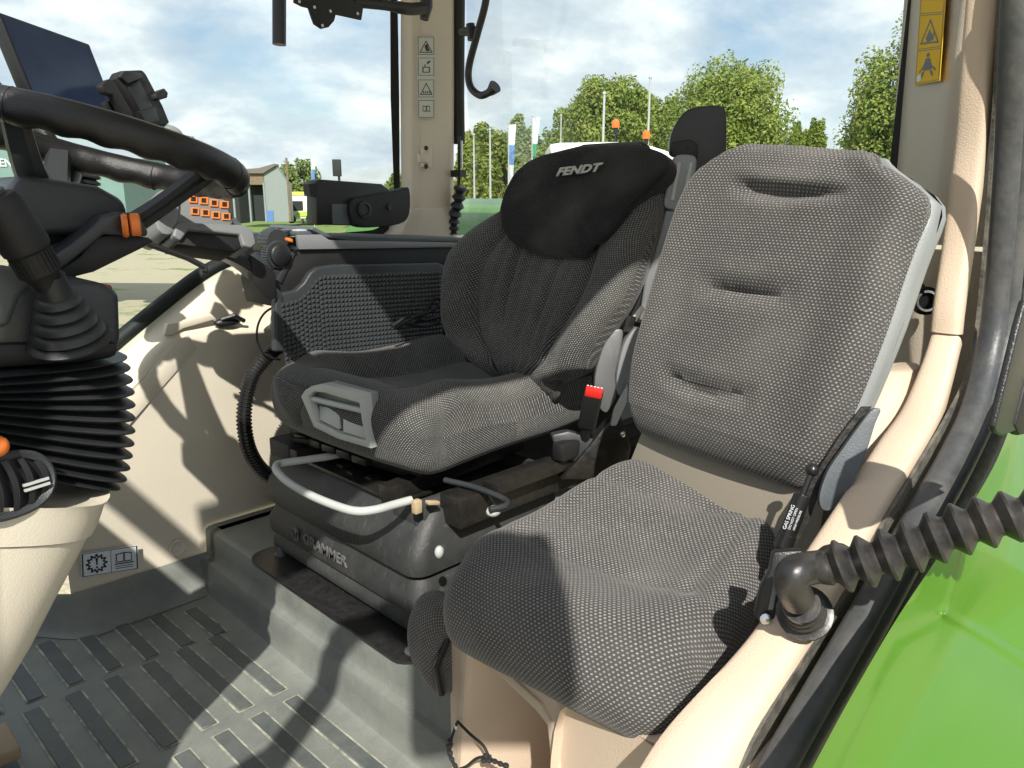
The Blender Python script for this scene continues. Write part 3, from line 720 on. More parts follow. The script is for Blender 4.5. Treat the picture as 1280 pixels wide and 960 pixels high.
# grey shell behind the cushion
prof = [(-.048, (htop + hbot) / 2), (-.046, htop - .05), (-.036, htop - .026), (-.016, htop - .022), (-.008, htop - .035), (-.008, hbot + .06), (-.014, hbot + .02), (-.038, hbot + .01)]
mb, uv = loft(prof, lambda a, b: max(.04, (rf(b) - lf(b)) / 2 + .005), None, pframe, .012, ns=24, mp=8, centre=lambda a, b: (rf(b) + lf(b)) / 2 + .001)
mb.build('back_shell', 'grey', ps, smooth=45)
# cushion
cf = V3((-.635, -.560, 0)); pf2 = V3((.985, .12, 0)).normalized(); pe2 = V3((-pf2.y, pf2.x, 0))
def sframe(a, lat, b):       # a forward, lat, b = height
    return cf + pf2 * a + pe2 * (lat + .016 * sstep(-.15, -.40, a)) + V3((0, 0, b + .022 - .010 * sstep(-.33, -.42, a)))
prof = [(-.25, .455), (-.36, .462), (-.405, .475), (-.428, .51), (-.420, .555), (-.385, .582), (-.30, .574), (-.18, .546), (-.08, .546), (-.01, .543), (.030, .525), (.055, .492), (.055, .455), (.035, .425), (.0, .412), (-.08, .42)]
def chw(a, b): return .162 + .032 * sstep(-.40, -.08, a)
def csc(s, a, b, na, nb):
    dz = 0
    if nb > .0:
        dz = -.020 * math.exp(-(s / .62) ** 4) * sstep(-.41, -.29, a) * sstep(.03, -.08, a)
        dz += -.007 * math.exp(-((abs(s) - .66) / .06) ** 2) * sstep(-.38, -.32, a) * sstep(-.05, -.12, a)
        dz += -.006 * math.exp(-((a + .305) / .014) ** 2)
        dz += -.006 * math.exp(-((a + .10) / .018) ** 2) * (1 - abs(s) ** 3)
    da = 0; dz *= sstep(.0, .5, nb)
    if a > -.08: k = sstep(-.08, .03, a); da = (-.040 * max(0, abs(s) - .25) ** 1.6 + .012 + .022 * s) * k; dz += -.022 * (abs(s) ** 2) * k + .012 * s * sstep(.52, .42, b)
    if nb < -.2: dz += .0
    return (da, dz)
mb, uv = loft(prof, chw, csc, sframe, .060, ns=56, mp=14, ringsamples=8)
mb.build('cushion', 'fabP', ps, uv=uv, smooth=60)
# rolled cushion tail hanging at the inner side of the box
prof = [(-.10, .33), (-.11, .28), (-.09, .24), (-.05, .225), (-.01, .24), (.01, .29), (.01, .35), (-.02, .40), (-.07, .40)]
def fr2(a, lat, b): return V3((-.70, -.836, 0)) + pf * (a * .8 + .055) + pe * lat + V3((0, 0, (b - .31) * .82 + .335 + lat * -.1))
mb, uv = loft(prof, lambda a, b: .046, None, fr2, .032, ns=14, mp=8)
mb.build('cushion_tail', 'fabP', ps, uv=uv, smooth=60)
mb = MB(); mb.tube([fr2(-.03, .045, .36), fr2(.0, .052, .32), fr2(-.01, .052, .26)], .006, 8); mb.build('tail_hook', 'strut', ps)
# base box with a recess
F0 = V3((-.668, -.803, 0)); F1 = F0 + pe * .50
def bf(s, z, d=0): return F0 + pe * s + pf * d + V3((0, 0, z))
bxn = 'beige_box'
mb = MB()
hole = [(.045, .355), (.045, -.02), (.255, -.02), (.255, .315), (.235, .335)]
hole = [tuple((onp(u, v, F0, pf) - F0).dot(pe) if k == 0 else (onp(u, v, F0, pf)).z for k in (0, 1)) for u, v in ((587, 806), (572, 1060), (702, 1060), (687, 905), (672, 886))]
outer = [(0, .44), (0, -.15), (.5, -.15), (.5, .47), (.30, .46)]
# face ring between outer and hole
V = [bf(s, z) for s, z in outer] + [bf(s, z) for s, z in hole]
F = [(i, (i + 1) % 5, 5 + (i + 1) % 5, 5 + i) for i in range(5)]
mb.add(V, F)
mb.grid([[bf(s, z) for s, z in hole], [bf(s, z, -.012) for s, z in [(s + (.006 if s < .1 else -.006), z - (.006 if z > .1 else 0)) for s, z in hole]], [bf(s + (.02 if s < .1 else -.03), z - (.03 if z > .1 else 0), -.20) for s, z in hole]], closed_u=True)
mb.poly([bf(s + (.02 if s < .1 else -.03), z - (.03 if z > .1 else 0), -.20) for s, z in hole])
# sides and top
top = [bf(0, .44), bf(.30, .46), bf(.5, .47)]; bk = [bf(0, .44, -.5), bf(.30, .46, -.5), bf(.5, .47, -.5)]
mb.grid([top, bk])
mb.grid([[bf(0, .44), bf(0, .44, -.5)], [bf(0, -.05), bf(0, -.05, -.5)]]); mb.grid([[bf(.5, .47), bf(.5, .47, -.5)], [bf(.5, -.05), bf(.5, -.05, -.5)]])
mb.build('base_box', 'peach', ps, bevel=0, smooth=30)
mb = MB()
hr_ = [(s, z) for s, z in hole]
fr_o = [(hr_[0][0] - .016, hr_[0][1] + .014), (hr_[1][0] - .016, hr_[1][1]), (hr_[2][0] + .016, hr_[2][1]), (hr_[3][0] + .016, hr_[3][1] + .004), (hr_[4][0] + .010, hr_[4][1] + .016)]
mb.add([bf(s, z, .004) for s, z in fr_o] + [bf(s, z, .004) for s, z in hr_] + [bf(s, z, -.002) for s, z in fr_o] + [bf(s, z, -.002) for s, z in hr_],
       [(i, (i + 1) % 5, 5 + (i + 1) % 5, 5 + i) for i in range(5)] + [(i, (i + 1) % 5, 10 + (i + 1) % 5, 10 + i) for i in range(5)] + [(5 + i, 5 + (i + 1) % 5, 15 + (i + 1) % 5, 15 + i) for i in range(5)])
mb.build('recess_rim', 'peach', ps, bevel=.002)
# smooth hip of the box running out to the door moulding
mb = MB(); rows = []
for t in np.linspace(0, 1, 18):
    a = .012 - t * .62
    rows.append([V3(q) for q in cr([tuple(bf(.27, -.04, a if t else .004)), tuple(bf(.275, .25, a + .004)), tuple(bf(.29, .425, a)), tuple(bf(.36, .455, a - .01)), tuple(bf(.44, .475, a - .01) + V3((0, 0, .03 * t))), tuple(bf(.50, .51, a) + V3((0, 0, .05 * t))), tuple(bf(.56, .50, a) + V3((0, 0, .06 * t)))], 4)])
cap0 = rows[0]
mb.grid(rows); mb.build('box_side_panel', 'peach', ps, smooth=60)
# bracket panel between cushion and backrest
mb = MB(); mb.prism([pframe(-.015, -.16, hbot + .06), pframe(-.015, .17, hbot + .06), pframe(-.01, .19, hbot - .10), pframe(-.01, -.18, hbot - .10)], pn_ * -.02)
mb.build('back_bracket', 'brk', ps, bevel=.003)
# grey hinge arm on the near side
p0h = pframe(0, .195, 0)
def hp(u, v): return onp(u, v, p0h, pe)
arm = [(1101, 512), (1094, 530), (1083, 565), (1068, 600), (1048, 632), (1030, 638), (1024, 622), (1034, 590), (1054, 560), (1074, 532), (1090, 512)]
hn = V3((.80, .45, .25)).normalized(); h0 = at(1060, 570, y=-.335)
A_ = [V3(p) for p in cr([tuple(onp(u, v, h0, hn)) for u, v in arm], 4, closed=True)]
mb = MB(); mb.prism(A_, hn * -.018); mb.build('hinge_arm', 'charblue', ps, bevel=.004, seg=3)
mb = MB(); mb.prism([onp(u, v, h0 - hn * .03, hn) for u, v in ((1090, 508), (1080, 522), (1030, 600), (1012, 650), (985, 700), (978, 692), (1004, 618), (1050, 545), (1078, 508))], hn * -.01); mb.build('hinge_plate', 'greased', ps)
# gas spring with print
g0, g1 = onp(1002, 622, h0, hn), onp(978, 684, h0, hn); gd = (g1 - g0).normalized()
mb = MB(); mb.lathe(g0 - gd * .004, gd, [(0, .006), (.002, .0105), (.052, .0105), (.053, .0115), (.069, .0115), (.070, .010), (.074, .008)], 18); mb.tube([g0 - gd * .035, g0], .004, 8); mb.tube([g1, g1 + gd * .03], .005, 8)
mb.ball(g0 - gd * .036, .008, 10); gs = mb.build('gas_spring', 'strut', ps)
gn = (V3((0, 0, CZ)) - g0); gn = (gn - gd * gn.dot(gd)).normalized(); gx = gd
for k, (tx, sz) in enumerate((('GAS SPRING', .0058), ('DO NOT OPEN', .0040), ('HIGH PRESSURE', .0036))):
    q = g0 + gd * .027 + gn * .0103 + gn.cross(gd) * (-.0055 + k * .0052)
    text_mesh(tx, sz, 'sticker', 'spring_print', gs, q + gn * .0006, -gd, (gn.cross(-gd)).normalized(), .0001)
# lower black bracket
h0 = at(970, 735, y=-.315)
mb = MB(); mb.prism([onp(u, v, h0, hn) for u, v in ((966, 690), (1004, 688), (1000, 700), (985, 712), (978, 740), (968, 775), (955, 782), (942, 772), (950, 735), (962, 712))], hn * -.02)
mb.build('floor_bracket', 'black', ps, bevel=.003)
mb = MB(); mb.prism([onp(u, v, h0 + hn * .004, hn) for u, v in ((968, 722), (974, 722), (966, 762), (960, 762))], hn * -.006); mb.build('bracket_slot', 'steel', ps)
mb = MB(); mb.lathe(onp(957, 773, h0 + hn * .001, hn), hn, [(0, .006), (.004, .006), (.005, .003)], 10); mb.build('bracket_bolt', 'chrome', ps)
# elastic net in the recess
def netp(u, v): return onp(u, v, F0 + pf * .012, pf)
mb = MB()
for pth in (((572, 902), (588, 918), (604, 932), (613, 948), (628, 956), (650, 975)), ((572, 902), (566, 918), (562, 935), (565, 950), (572, 962), (580, 980)), ((613, 945), (596, 948), (583, 958), (572, 962)), ((565, 930), (560, 940), (568, 955))):
    mb.tube(cr([tuple(netp(*q)) for q in pth], 5), .0022, 7)
for (u, v) in ((564, 925), (562, 932), (564, 940), (566, 948), (570, 956), (609, 944), (613, 950), (620, 951), (627, 954), (634, 956), (606, 950), (574, 963)):
    mb.ball(netp(u, v) + pf * .002, .0042, 8, (1, 1.2, .8))
net = mb.build('elastic_net', 'cord'); tag(net, 'black knotted elastic net hanging in the recess of the beige seat box', 'net')
mb = MB(); mb.ball(netp(570, 908), .004, 8, (.7, .7, 1.6)); mb.build('cord_end', 'sticker', net)

# ================================================================== DRIVER SEAT
DR = R(6)
de = V3((-math.sin(DR), math.cos(DR), 0)); df = V3((math.cos(DR), math.sin(DR), 0))
ds = thing('driver_seat', 'dark charcoal driver seat with branded head pad on a rubber suspension base', 'seat', (-1.0, -1.33, .17))
rec2 = R(15)
db_ = V3((-math.sin(rec2) * df.x, -math.sin(rec2) * df.y, math.cos(rec2))); dn_ = de.cross(db_); dn_ = dn_ if dn_.dot(df) > 0 else -dn_
D0 = V3((-1.25, -1.16, .85))
def dloc(u, v, off=0.0):
    d = onp(u, v, D0 + dn_ * off, dn_) - D0; return d.dot(de), d.dot(db_)
Lp = [(600, 470), (575, 440), (562, 420), (557, 395), (555, 350), (562, 318), (580, 292), (605, 272), (628, 258), (640, 225), (665, 200), (700, 188)]
Rp = [(700, 474), (735, 470), (752, 440), (768, 412), (786, 385), (800, 355), (810, 320), (824, 275), (830, 245), (832, 225), (815, 203), (780, 190)]
Lp = [(u + 12, v) for u, v in Lp]
Ll = [dloc(*q) for q in Lp]; Rl = [dloc(*q) for q in Rp]
print('drv back', [tuple(round(k, 3) for k in q) for q in Ll], [tuple(round(k, 3) for k in q) for q in Rl])
dlf = smoothf(lerpf([h for a, h in Ll], [a for a, h in Ll]), .015); drf = smoothf(lerpf([h for a, h in Rl], [a for a, h in Rl]), .015)
dtop = max([h for a, h in Ll + Rl]) + .012; dbot = min([h for a, h in Ll + Rl])
def dframe(a, lat, b): return D0 + dn_ * a + de * lat + db_ * b
mid = lambda b: (dlf(b) + drf(b)) / 2
def dback_sc(s, a, b, na, nb):
    if na < .3: return (0, 0)
    d = 0
    # side bolsters swelling forward, centre hollow, two curved seams and fluting
    sb = sstep(.50, .85, abs(s))
    d += .030 * sb * sstep(.16, .0, b) * sstep(dbot - .02, dbot + .12, b)
    d -= .012 * (1 - s * s) * sstep(.18, .05, b)
    seam = .43 + .16 * math.cos((b + .02) * 9)
    d -= .013 * math.exp(-((abs(s) - seam) / .040) ** 2) * sstep(.16, .08, b)
    seam2 = .22 + .6 * max(0, b)
    d -= .008 * math.exp(-((abs(s) - seam2) / .035) ** 2) * sstep(.16, .06, b) * sstep(-.16, -.08, b)
    d += .0026 * math.cos(s * 42) * sstep(.50, .40, abs(s)) * sstep(.14, .06, b)
    d -= .012 * math.exp(-((b + .10 + .25 * s * s) / .02) ** 2) * sstep(.5, .2, abs(s)) * .5
    return (d, 0)
T = .04
prof = [(-.05, 0), (-.05, dtop - .06), (-.03, dtop - .02), (.0, dtop - .015), (.022, dtop - .04), (.030, dtop - .12), (T, 0), (T + .015, dbot + .08), (T + .01, dbot + .02), (.0, dbot - .02), (-.04, dbot - .01)]
mb, uv = loft(prof, lambda a, b: max(.03, (drf(b) - dlf(b)) / 2), dback_sc, dframe, .045, ns=72, mp=16, centre=lambda a, b: mid(b))
mb.build('backrest', 'fabD', ds, uv=uv, smooth=60)
# head pad lying over the top
Lh = [(674, 318), (655, 313), (640, 304), (630, 288), (627, 265), (633, 242), (644, 220), (661, 203), (689, 191), (720, 185)]
Rh = [(738, 315), (748, 310), (765, 297), (778, 280), (793, 259), (817, 237), (834, 220), (839, 205), (830, 189), (800, 182)]
o_ = .036
Ll = [dloc(*q, off=o_) for q in Lh]; Rl = [dloc(*q, off=o_) for q in Rh]
hlf = smoothf(lerpf([h for a, h in Ll], [a for a, h in Ll]), .008); hrf = smoothf(lerpf([h for a, h in Rl], [a for a, h in Rl]), .008)
ht = max([h for a, h in Ll + Rl]) + .008; hb2 = min([h for a, h in Ll + Rl])
prof = [(-.02, (ht + hb2) / 2 + .03), (-.02, ht - .01), (.0, ht + .006), (.028, ht), (.046, ht - .03), (.050, (ht + hb2) / 2), (.048, hb2 + .03), (.040, hb2), (.028, hb2 - .002), (.02, hb2 + .02)]
mb, uv = loft(prof, lambda a, b: max(.03, (hrf(b) - hlf(b)) / 2), lambda s, a, b, na, nb: (.003 * (1 - s * s), 0) if na > .3 else (0, 0), dframe, .010, ns=48, mp=14, centre=lambda a, b: (hrf(b) + hlf(b)) / 2)
hp_ = mb.build('head_pad', 'fabH', ds, uv=uv, smooth=60)
lc = onp(724, 212, D0 + dn_ * .060, dn_)
ex = (onp(752, 206, D0 + dn_ * .060, dn_) - onp(694, 213, D0 + dn_ * .060, dn_)).normalized(); ey = dn_.cross(ex).normalized()
wl = (onp(752, 208, lc, dn_) - onp(694, 213, lc, dn_)).length
t_ = text_mesh('FENDT', 1, 'thread', 'logo', hp_, (0, 0, 0), (1, 0, 0), (0, 1, 0), .0, .35, .045, space=1.04)
me = t_.data; off = wloc(hp_)
xs = [v.co.x + off.x for v in me.vertices]; ys = [v.co.y + off.y for v in me.vertices]
sx = wl / (max(xs) - min(xs)); sy = .0175 / (max(ys) - min(ys)); cx0 = (max(xs) + min(xs)) / 2; cy0 = (max(ys) + min(ys)) / 2
Vn = []
for v in me.vertices:
    a, b = (v.co.x + off.x - cx0) * sx, (v.co.y + off.y - cy0) * sy
    w_ = lc + ex * a + ey * b + dn_ * .0015 - off
    v.co = w_
ez_ = MB()
mod = t_.modifiers.new('thick', 'SOLIDIFY'); mod.thickness = .002
# plastic wing of the back shell at the upper near side, and shell
mb = MB(); mb.prism([dframe(-.03, *dloc(u, v, -.03)) for u, v in ((815, 194), (830, 194), (836, 201), (836, 212), (824, 222), (805, 222))], dn_ * -.02); mb.build('shell_wing', 'blackm', ds, bevel=.004)
prof = [(-.085, 0), (-.08, dtop - .1), (-.05, dtop - .05), (-.045, 0), (-.045, dbot + .05), (-.08, dbot + .05)]
mb, uv = loft(prof, lambda a, b: max(.03, (drf(b) - dlf(b)) / 2 - .01), None, dframe, .02, ns=12, mp=4, centre=lambda a, b: mid(b)); mb.build('back_shell', 'char', ds)
# cushion
dc = V3((-.845, -1.345, 0))
cdf = V3((math.cos(R(2.5)), math.sin(R(2.5)), 0)); cde = V3((-cdf.y, cdf.x, 0))
def cframe(a, lat, b): return dc + cdf * a + cde * lat + V3((0, 0, b))
prof = [(-.25, .495), (-.46, .50), (-.515, .53), (-.525, .58), (-.49, .612), (-.43, .616), (-.33, .612), (-.20, .622), (-.10, .640), (-.04, .652), (.008, .644), (.036, .612), (.040, .57), (.028, .525), (.0, .500), (-.04, .488), (-.12, .49)]
def dhw(a, b): return .262 + .012 * sstep(-.15, -.40, a)
def dcs(s, a, b, na, nb):
    dz = da = 0
    if nb > .0:
        bol = sstep(.50, .80, abs(s)) * 1.0; dz = (.028 + .012 * sstep(-.2, -.4, a)) * bol * sstep(-.02, -.10, a) - .022 * (1 - bol) * sstep(-.02, -.14, a)
        dz -= .008 * math.exp(-((abs(s) - .53) / .035) ** 2) * sstep(-.01, -.06, a)
        dz -= .007 * math.exp(-((a + .115 + .03 * math.cos(s * 3)) / .010) ** 2) * sstep(.55, .45, abs(s))
    dz *= sstep(.0, .5, nb)
    if a > -.10:
        k = sstep(-.10, .02, a); da = -.020 * (abs(s) ** 2.5) * k + .006 * k
    dz += -.004 * s * s * sstep(-.1, .03, a) * sstep(-.2, .3, nb)
    return (da, dz)
mb, uv = loft(prof, dhw, dcs, cframe, .042, ns=72, mp=14)
cu_ = mb.build('cushion', 'fabD', ds, uv=uv, smooth=60)
# drooping cloth lip at the far front corner
mb = MB()
rows = []
for (t, tb) in (((344, 470), (348, 508)), ((352, 474), (360, 522)), ((362, 480), (376, 532)), ((376, 484), (384, 522)), ((390, 482), (392, 500))):
    a = onp(t[0], t[1], cframe(.036, 0, 0), df); b = onp(tb[0], tb[1], cframe(.030, 0, 0), df)
    rows.append([a, a.lerp(b, .5) + df * .004, b])
mbl = MB().grid(rows); uvl = [(r_[j].y, r_[j].z) for r_ in rows for j in range(3)]
lip = mbl.build('cloth_lip', 'fabD', ds, uv=uvl); sm = lip.modifiers.new('s', 'SOLIDIFY'); sm.thickness = .006
# grey cushion-length grip set into the front
gp0 = cframe(.056, 0, 0)
def gpt(u, v, h=0): return onp(u, v, gp0, df) + df * h
outl = [(379, 495), (384, 487), (392, 482), (406, 479), (432, 486), (457, 493), (460, 524), (467, 560), (426, 548), (395, 533), (388, 516)]
inl = [(389, 495), (397, 490), (430, 498), (452, 504), (455, 524), (460, 551), (428, 541), (399, 528), (393, 512), (390, 505), (389, 500)]
inl = [(388, 496), (391, 492), (396, 489), (408, 490), (431, 497), (452, 503), (455, 524), (460, 550), (427, 541), (399, 527), (393, 512)]
mb = MB(); mb.prism([gpt(*q, -.012) for q in outl], df * -.02); gr = mb.build('length_grip', 'grey', ds, bevel=.002)
n_ = len(outl); mb = MB()
mb.add([gpt(*q, .006) for q in outl] + [gpt(*q, .006) for q in inl] + [gpt(*q, -.014) for q in outl] + [gpt(*q, -.010) for q in inl],
       [(i, (i + 1) % n_, n_ + (i + 1) % n_, n_ + i) for i in range(n_)] + [(i, (i + 1) % n_, 2 * n_ + (i + 1) % n_, 2 * n_ + i) for i in range(n_)] + [(n_ + i, n_ + (i + 1) % n_, 3 * n_ + (i + 1) % n_, 3 * n_ + i) for i in range(n_)])
mb.build('grip_surround', 'lgrey', gr, bevel=.0015)
mb = MB(); mb.tube([gpt(391, 499, -.002), gpt(420, 506, -.002), gpt(454, 514, -.002)], .0062, 10); mb.build('grip_bar', 'lgrey', gr)
for a, b, c, d in (((394, 508), (420, 514), (424, 537), (400, 525)), ((424, 515), (454, 523), (459, 549), (429, 540))):
    mb = MB(); mb.prism([gpt(*a, -.010), gpt(*b, -.010), gpt(*c, .001), gpt(*d, .001)], df * -.01); mb.build('grip_pad', 'lgrey', gr, bevel=.0015)

# metal pan and rails under the cushion
mb = MB()
mb.box(cframe(-.16, -.02, .488), df * .14, de * .215, (0, 0, .012)); mb.box(cframe(-.22, -.02, .465), df * .17, de * .19, (0, 0, .014))
mb.build('seat_pan', 'greased', ds, bevel=.003)
for s in (-.165, .165):
    mb = MB(); mb.box(cframe(-.18, s - .01, .452), df * .21, de * .018, (0, 0, .016)); mb.build('slide_rail', 'greased', ds, bevel=.002)
for k in range(5):
    mb = MB(); mb.box(cframe(-.005, -.17 + k * .055, .486), df * .010, de * .022, (0, 0, .008)); mb.build('pan_tab', 'greased', ds, bevel=.002)
mb = MB(); mb.box(V3((-.835, -1.56, .455)), (.03, 0, 0), (0, .045, 0), (0, 0, .02)); mb.build('rail_cover', 'blackm', ds, bevel=.004)
mb = MB(); mb.tube([V3((-.83, -1.53, .48)), V3((-.81, -1.50, .492)), V3((-.84, -1.47, .487)), V3((-.87, -1.44, .49))], .006, 8); mb.build('rail_spring', 'greased', ds)
# suspension: three rubber folds and a tray
sx0, sx1, sy0, sy1 = -1.22, -.822, -1.645, -1.075
def rrect(x0, x1, y0, y1, z, r=.035, n=5):
    P = []
    for cx, cy, a0 in ((x1 - r, y1 - r, 0), (x0 + r, y1 - r, 90), (x0 + r, y0 + r, 180), (x1 - r, y0 + r, 270)):
        for k in range(n + 1):
            a = R(a0 + 90 * k / n); P.append(V3((cx + r * math.cos(a), cy + r * math.sin(a), z)))
    return P
def fold(z0, z1, g0, g1, name, mat='susp', taper=0):
    rows = []
    for k, (f, g) in enumerate(((0, g0 - .008), (.03, g0 - .001), (.08, g0), (.5, g0 + .0005), (.92, g1), (.97, g1 - .001), (1, g1 - .008))):
        z = z0 + (z1 - z0) * f; rows.append(rrect(sx0 - g, sx1 + g, sy0 - g, sy1 + g, z))
    return MB().grid(rows, closed_u=True, caps=True).build(name, mat, ds, smooth=40)
fold(.172, .192, -.012, -.012, 'bellows_fold'); fold(.190, .226, .012, .006, 'bellows_fold')
fold(.224, .232, -.012, -.012, 'bellows_fold'); f2 = fold(.232, .302, .016, .004, 'bellows_fold'); fold(.300, .314, -.006, -.006, 'bellows_fold')
# tray: walled top, sloping front
rows = [rrect(sx0, sx1 + .016, sy0 - .012, sy1 + .012, .312), rrect(sx0, sx1 + .020, sy0 - .016, sy1 + .016, .335), rrect(sx0, sx1 + .012, sy0 - .012, sy1 + .012, .365), rrect(sx0, sx1 - .03, sy0 + .004, sy1 - .004, .425), rrect(sx0, sx1 - .035, sy0 + .008, sy1 - .008, .430), rrect(sx0 + .01, sx1 - .05, sy0 + .02, sy1 - .02, .428), rrect(sx0 + .01, sx1 - .055, sy0 + .025, sy1 - .025, .40)]
MB().grid(rows, closed_u=True, caps=True).build('suspension_tray', 'susp', ds, smooth=30)
mb = MB(); mb.box((-.885, -1.36, .431), (.045, 0, 0), (0, .20, 0), (0, 0, .004)); 
for k in range(7): mb.box((-.88 + .01 * (k % 2), -1.52 + k * .055, .437), (.012, 0, 0), (0, .012, 0), (0, 0, .004))
mb.build('slide_plate', 'greased', ds, bevel=.001)
mb = MB(); mb.box((-.852, -1.135, .405), (.014, 0, 0), (0, .04, 0), (0, 0, .035)); mb.box((-1.0, -1.10, .40), (.15, 0, 0), (0, .012, 0), (0, 0, .05)); mb.build('tray_corner', 'susp', ds, bevel=.004)
mb = MB(); c = at(521, 633, z=.455); mb.box(c, (.008, 0, 0), (0, .007, 0), (0, 0, .013)); mb.box(c + V3((-.03, .01, .002)), (.014, 0, .004), (0, .006, 0), (0, 0, .004)); mb.build('bar_clip', M('raw_wood_clip', (.42, .33, .2), .7, bump=.5, bscale=80), ds, bevel=.002)
text_mesh('GRAMMER', .036, 'lettergrey', 'raised_lettering', f2, V3((sx1 + .0185, -1.385, .266)), (0, 1, 0), (0, 0, 1), .0014, 0, .0002, space=1.06)
mb = MB(); q = V3((sx1 + .019, -1.505, .266))
mb.prism([q + V3((0, .015 * math.cos(a) * (1 if k % 2 else .8), .017 * math.sin(a))) for k, a in enumerate(np.linspace(0, 2 * math.pi, 11)[:-1])], (.002, 0, 0))
mb.build('raised_emblem', 'lettergrey', f2)
mb = MB()
for s in (-1, 1): mb.prism([q + V3((.001, s * .003, -.012)), q + V3((.001, s * .012, .004)), q + V3((.001, s * .008, .010)), q + V3((.001, s * .002, .0))], (.002, 0, 0))
mb.build('emblem_cut', 'blackm', f2)
# base plate with bolts
mb = MB(); mb.grid([rrect(-1.25, -.745, -1.66, -1.018, .1715, .05), rrect(-1.25, -.745, -1.66, -1.018, .1765, .05)], closed_u=True, caps=True); bp = mb.build('base_plate', 'plate', ds, smooth=30)
for (u, v) in ((516, 812), (351, 691)):
    c = at(u, v, z=.18); mb = MB(); mb.lathe(c + V3((0, 0, -.004)), (0, 0, 1), [(0, .016), (.003, .016), (.003, .011), (.009, .011), (.009, .006), (.018, .006), (.019, .004)], 12); mb.build('mounting_bolt', 'steel', bp)
# tubular release bar
px = [(470, 556), (425, 568), (380, 575), (352, 579), (345, 583), (347, 590), (362, 604), (390, 620), (425, 634), (447, 639), (470, 637), (492, 631), (514, 625)]
mb = MB(); mb.tube(cr([tuple(at(u, v, z=.462)) for u, v in px], 5), .0082, 12); mb.build('release_bar', 'lgrey', ds)
mb = MB(); mb.tube(cr([tuple(at(u, v, z=.47)) for u, v in ((556, 600), (590, 608), (620, 619), (634, 627), (630, 633), (612, 637))], 5), .006, 10); mb.build('adjust_lever', 'char', ds)
mb = MB(); mb.ball(at(617, 639, z=.46), .013, 12, (1.2, 1, .8)); mb.build('lever_knob', 'lgrey', ds)
mb = MB(); mb.ball(at(549, 690, z=.42), .009, 12, (1, .8, 1.3)); mb.build('lever_knob', 'lgrey', ds)
# rails and brackets between the seats
mb = MB(); mb.box(V3((-1.2, -1.02, .47)), (.24, 0, 0), (0, .022, 0), (0, 0, .012)); mb.box(V3((-1.15, -1.06, .43)), (.26, 0, 0), (0, .03, 0), (0, 0, .03)); mb.build('side_rail', 'greased', ds, bevel=.003)
mb = MB(); mb.box(V3((-1.28, -1.0, .505)), (.15, 0, 0), (0, .016, 0), (0, 0, .02)); mb.build('rail_cover', 'blackm', ds, bevel=.008)
# buckle
bu = (V3((0.05, .10, .30))).normalized(); bq = at(738, 511, y=-.955)
mb = MB(); bn = V3((.75, .60, .2)); bn = (bn - bu * bn.dot(bu)).normalized(); bl = bu.cross(bn)
bl = bl if bl.dot(V3((-1, 1, 0))) > 0 else -bl
mb.box(bq, bl * .019, bn * .013, bu * .046); bk_ = mb.build('buckle', 'black', ds, bevel=.005, seg=3)
mb = MB(); tq = bq + bu * .036 + bn * .0125
mb.box(bq + bu * .044 + bn * .005, bl * .0170, bn * .0085, bu * .008); mb.build('release_button', 'red', bk_, bevel=.0015)
mb = MB()
for k in range(5): mb.box(bq + bu * .0470 - bn * .008 + bl * (-.014 + k * .007), bl * .002, bn * .003, bu * .0015)
mb.build('buckle_slot', 'sticker', bk_)
mb = MB(); mb.tube([bq - bu * .04, bq - bu * .09 + bn * -.01], .012, 8); mb.build('buckle_stalk', 'blackm', ds)
# formed steel bracket between backrests
sb = V3((-1.22, -.955, .6)); sn = V3((.62, .78, .1)).normalized()
def sp(u, v, h=0): return onp(u, v, sb, sn) + sn * h
mb = MB(); mb.prism([sp(*q) for q in cr([(762, 417), (771, 412), (779, 414), (776, 436), (769, 470), (771, 492), (764, 508), (756, 516), (745, 500), (744, 470), (752, 440)], 3, closed=True)], sn * -.02); mb.build('belt_bracket', 'steel', ds, bevel=.004)
mb = MB(); mb.prism([sp(*q, .012) for q in cr([(783, 421), (794, 409), (800, 414), (797, 440), (783, 481), (773, 494), (769, 474), (775, 440)], 3, closed=True)], sn * -.03); mb.build('belt_bracket', 'mgrey', ds, bevel=.004)
mb = MB(); mb.prism([sp(*q, .02) for q in ((782, 478), (781, 500), (768, 530), (760, 530), (765, 510))], sn * -.01); mb.build('belt_guide', 'lgrey', ds, bevel=.003)
mb = MB(); mb.prism([sp(*q, .0) for q in ((735, 560), (758, 530), (775, 515), (790, 560), (780, 600), (700, 600))], sn * -.04); mb.build('bracket_foot', 'greased', ds, bevel=.006)
mb = MB(); mb.prism([sp(*q, -.01) for q in ((690, 545), (712, 540), (745, 550), (752, 575), (700, 580))], sn * -.03); mb.build('bracket_foot', 'char', ds, bevel=.006)
mb = MB(); mb.ball(sp(776, 541, .015), .007, 10); mb.build('bracket_bolt', 'chrome', ds)
mb = MB(); mb.tube([sp(790, 395, -.01), sp(785, 415, -.01)], .012, 8); mb.build('belt_anchor', 'greased', ds)
